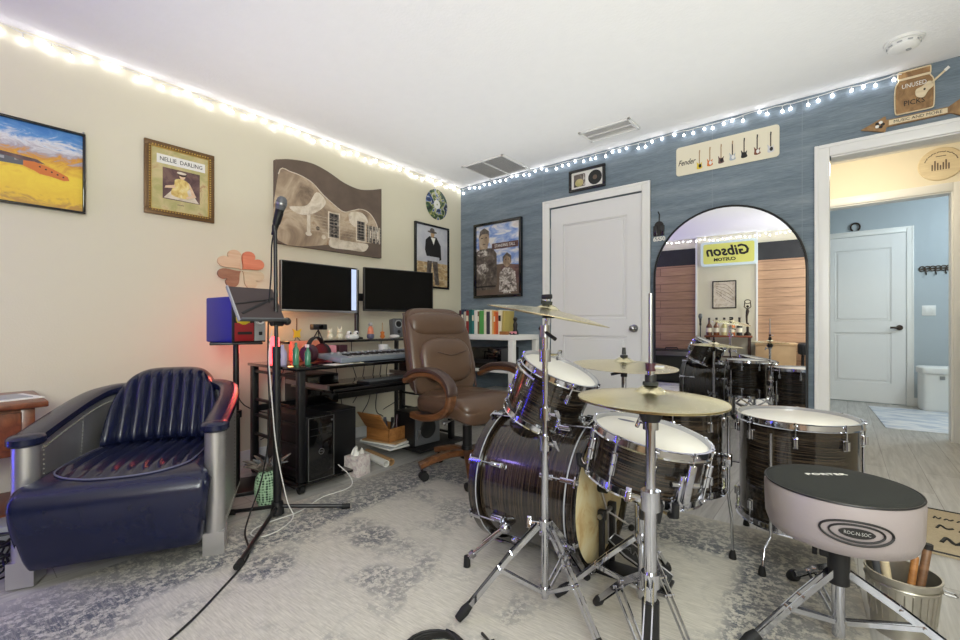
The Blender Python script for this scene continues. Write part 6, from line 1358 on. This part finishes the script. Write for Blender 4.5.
# bucket with sticks
t = thing('metal_bucket', 'galvanised bucket full of sticks on the floor behind the drum stool', 'bucket', (3.335, -1.668, 0.0))
t.scale = (.95, .95, .98)
MB().lathe([(0, 0.006), (0.074, 0.006), (0.074, 0.0), (0.077, 0.0), (0.080, 0.06), (0.092, 0.185), (0.096, 0.187), (0.096, 0.193), (0.091, 0.193), (0.079, 0.06), (0.0745, 0.008), (0, 0.008)], 'galv', 40).build('pail', t)
m = MB()
for i in range(28):
    a = 2*PI*i/28; m.tube([(0.0805*math.cos(a), 0.0805*math.sin(a), 0.055), (0.090*math.cos(a), 0.090*math.sin(a), 0.155)], 0.0022, 'galv', 5)
m.tube([(0.093*math.cos(2*PI*i/40), 0.093*math.sin(2*PI*i/40), 0.165) for i in range(40)], 0.0025, 'galv', 6, closed=True); m.build('fluting', t)
MB().tube([(0.095*math.cos(R_(-8)), 0.095*math.sin(R_(-8)), 0.16), (0.12, -0.012, 0.158), (0.125, 0.0, 0.156), (0.12, 0.012, 0.158), (0.095*math.cos(R_(8)), 0.095*math.sin(R_(8)), 0.16)], 0.003, 'steel', 6).build('handle', t)
SB = (3.335, -1.668)
for i, (dx, dy, lx, ly, L, c, r_, lab) in enumerate(((0.035, -0.01, 0.028, 0.02, 0.275, 'tanstick', 0.011, 'dark brown stick leaning tallest in the bucket'), (0.012, -0.03, 0.02, 0.012, 0.245, 'boxwood', 0.0095, 'red brown stick shorter than its tall neighbour in the bucket'), (0.03, 0.03, 0.03, -0.01, 0.235, 'palewood', 0.005, 'thin pale stick at the rim of the bucket'), (-0.025, -0.02, -0.02, 0.01, 0.205, 'palewood', 0.012, 'thick pale stick at the stool side of the bucket'), (-0.03, 0.025, -0.015, 0.01, 0.20, 'ink', 0.014, 'black mallet lying in the bucket'), (-0.045, 0.0, -0.02, -0.012, 0.212, 'grey', 0.012, 'grey brush handle in the bucket'))):
    t = thing('drumstick', lab, 'stick', (SB[0]+dx, SB[1]+dy, 0.01), group='sticks in the bucket')
    k = 0.42 if i > 2 else 0.55
    MB().tube([(-lx*k, -ly*k, 0.0), (0, 0, L*0.4), (lx*0.8, ly*0.8, L*0.97), (lx*0.82, ly*0.82, L)], [r_*0.85, r_, r_, r_*0.5], c, 10).build('shaft', t)
    if i == 0: MB().tube([(lx*0.80, ly*0.80, L*0.955), (lx*0.83, ly*0.83, L*1.01)], r_*1.12, 'ink', 10).build('dark_tip', t)
# cable coil in front of the kit
pts = []
for i in range(150):
    a = i*0.35; rr = 0.085+0.016*math.sin(i*0.37); pts.append((rr*math.cos(a), rr*math.sin(a), 0.006+0.0003*i))
pts += [(0.10, 0.06, 0.035), (0.12, 0.11, 0.06), (0.09, 0.13, 0.03), (0.03, 0.17, 0.007)]
single('cable_coil', MB().tube(pts, 0.0045, 'tread', 6), 'coiled black cable on the rug before the nearest crash stand foot', 'cable', (2.315, -2.69, RZ))
# ------------------------------------------------------------------ light and camera
def point(name, loc, col, w, r):
    l = bpy.data.lights.new(name, 'POINT'); l.color = col; l.energy = w; l.shadow_soft_size = r
    o = bpy.data.objects.new(name, l); COL.objects.link(o); o.location = loc; return o
def area(name, loc, rot, sx, sy, col, w, spread=PI):
    l = bpy.data.lights.new(name, 'AREA'); l.shape = 'RECTANGLE'; l.size = sx; l.size_y = sy; l.color = col; l.energy = w; l.spread = spread
    o = bpy.data.objects.new(name, l); COL.objects.link(o); o.location = loc; o.rotation_euler = rot; return o
area('upward_fill_light', (1.95, -1.6, 1.65), (PI, 0, 0), 3.7, 2.9, (0.95, 1, 0.985), 16, R_(125))  # unseen upward panel in mid-air, added to brighten the ceiling
area('back_wall_fill_light', (3.95, -2.2, 1.9), (R_(80), 0, PI), 0.6, 0.6, (0.95, 1, 0.96), 13, R_(120))  # added fill outside the mirror view, lifts the dim rear wall
area('violet_ceiling_fill', (1.9, -3.95, 1.9), (PI, 0, 0), 2.6, 1.3, (0.50, 0.42, 1), 4)  # unseen violet panel added to tint the rear ceiling
area('overhead_fill_light', (3.75, -2.9, 2.40), (0, R_(-14), 0), 0.9, 0.9, (0.94, 1, 0.95), 24)  # unseen overhead fill, placed where the mirror does not show it
area('camera_side_fill_light', (4.05, -4.35, 1.55), (R_(84), 0, R_(42)), 0.9, 0.9, (0.93, 1, 0.965), 64)  # added soft panel behind the camera for frontal fill
point('hall_lamp_light', (3.3, 0.85, 2.22), (1, 0.88, 0.66), 21, 0.08)
point('bath_lamp_light', (4.5, 2.6, 2.2), (0.76, 0.91, 1), 38, 0.15)
point('red_lamp_light', (0.33, -2.33, 0.82), (1, 0.10, 0.10), 1.6, 0.04)
point('orange_lamp_light', (0.16, -2.05, 0.98), (1, 0.50, 0.16), 0.8, 0.04)
point('violet_lamp_light', (0.55, -4.5, 2.0), (0.40, 0.30, 1), 8, 0.1)
wd = bpy.data.worlds.new('room_world'); scene.world = wd; wd.use_nodes = True
wd.node_tree.nodes['Background'].inputs[0].default_value = (0.8, 0.85, 0.9, 1); wd.node_tree.nodes['Background'].inputs[1].default_value = 0.3
cam = bpy.data.cameras.new('camera'); co = bpy.data.objects.new('camera', cam); COL.objects.link(co)
co.location = (3.191, -3.561, 0.95); co.rotation_euler = (PI/2, 0, math.atan2(362, 441))
cam.sensor_width = 36; cam.lens = 441/960*36; cam.shift_y = 6/960; cam.clip_start = 0.05
scene.camera = co
vs = scene.view_settings
vs.view_transform = 'Standard'; vs.look = 'None'; vs.gamma = 1; vs.use_curve_mapping = False; vs.exposure = 0.0
scene.cycles.use_denoising = True; scene.cycles.max_bounces = 8; scene.cycles.sample_clamp_indirect = 8
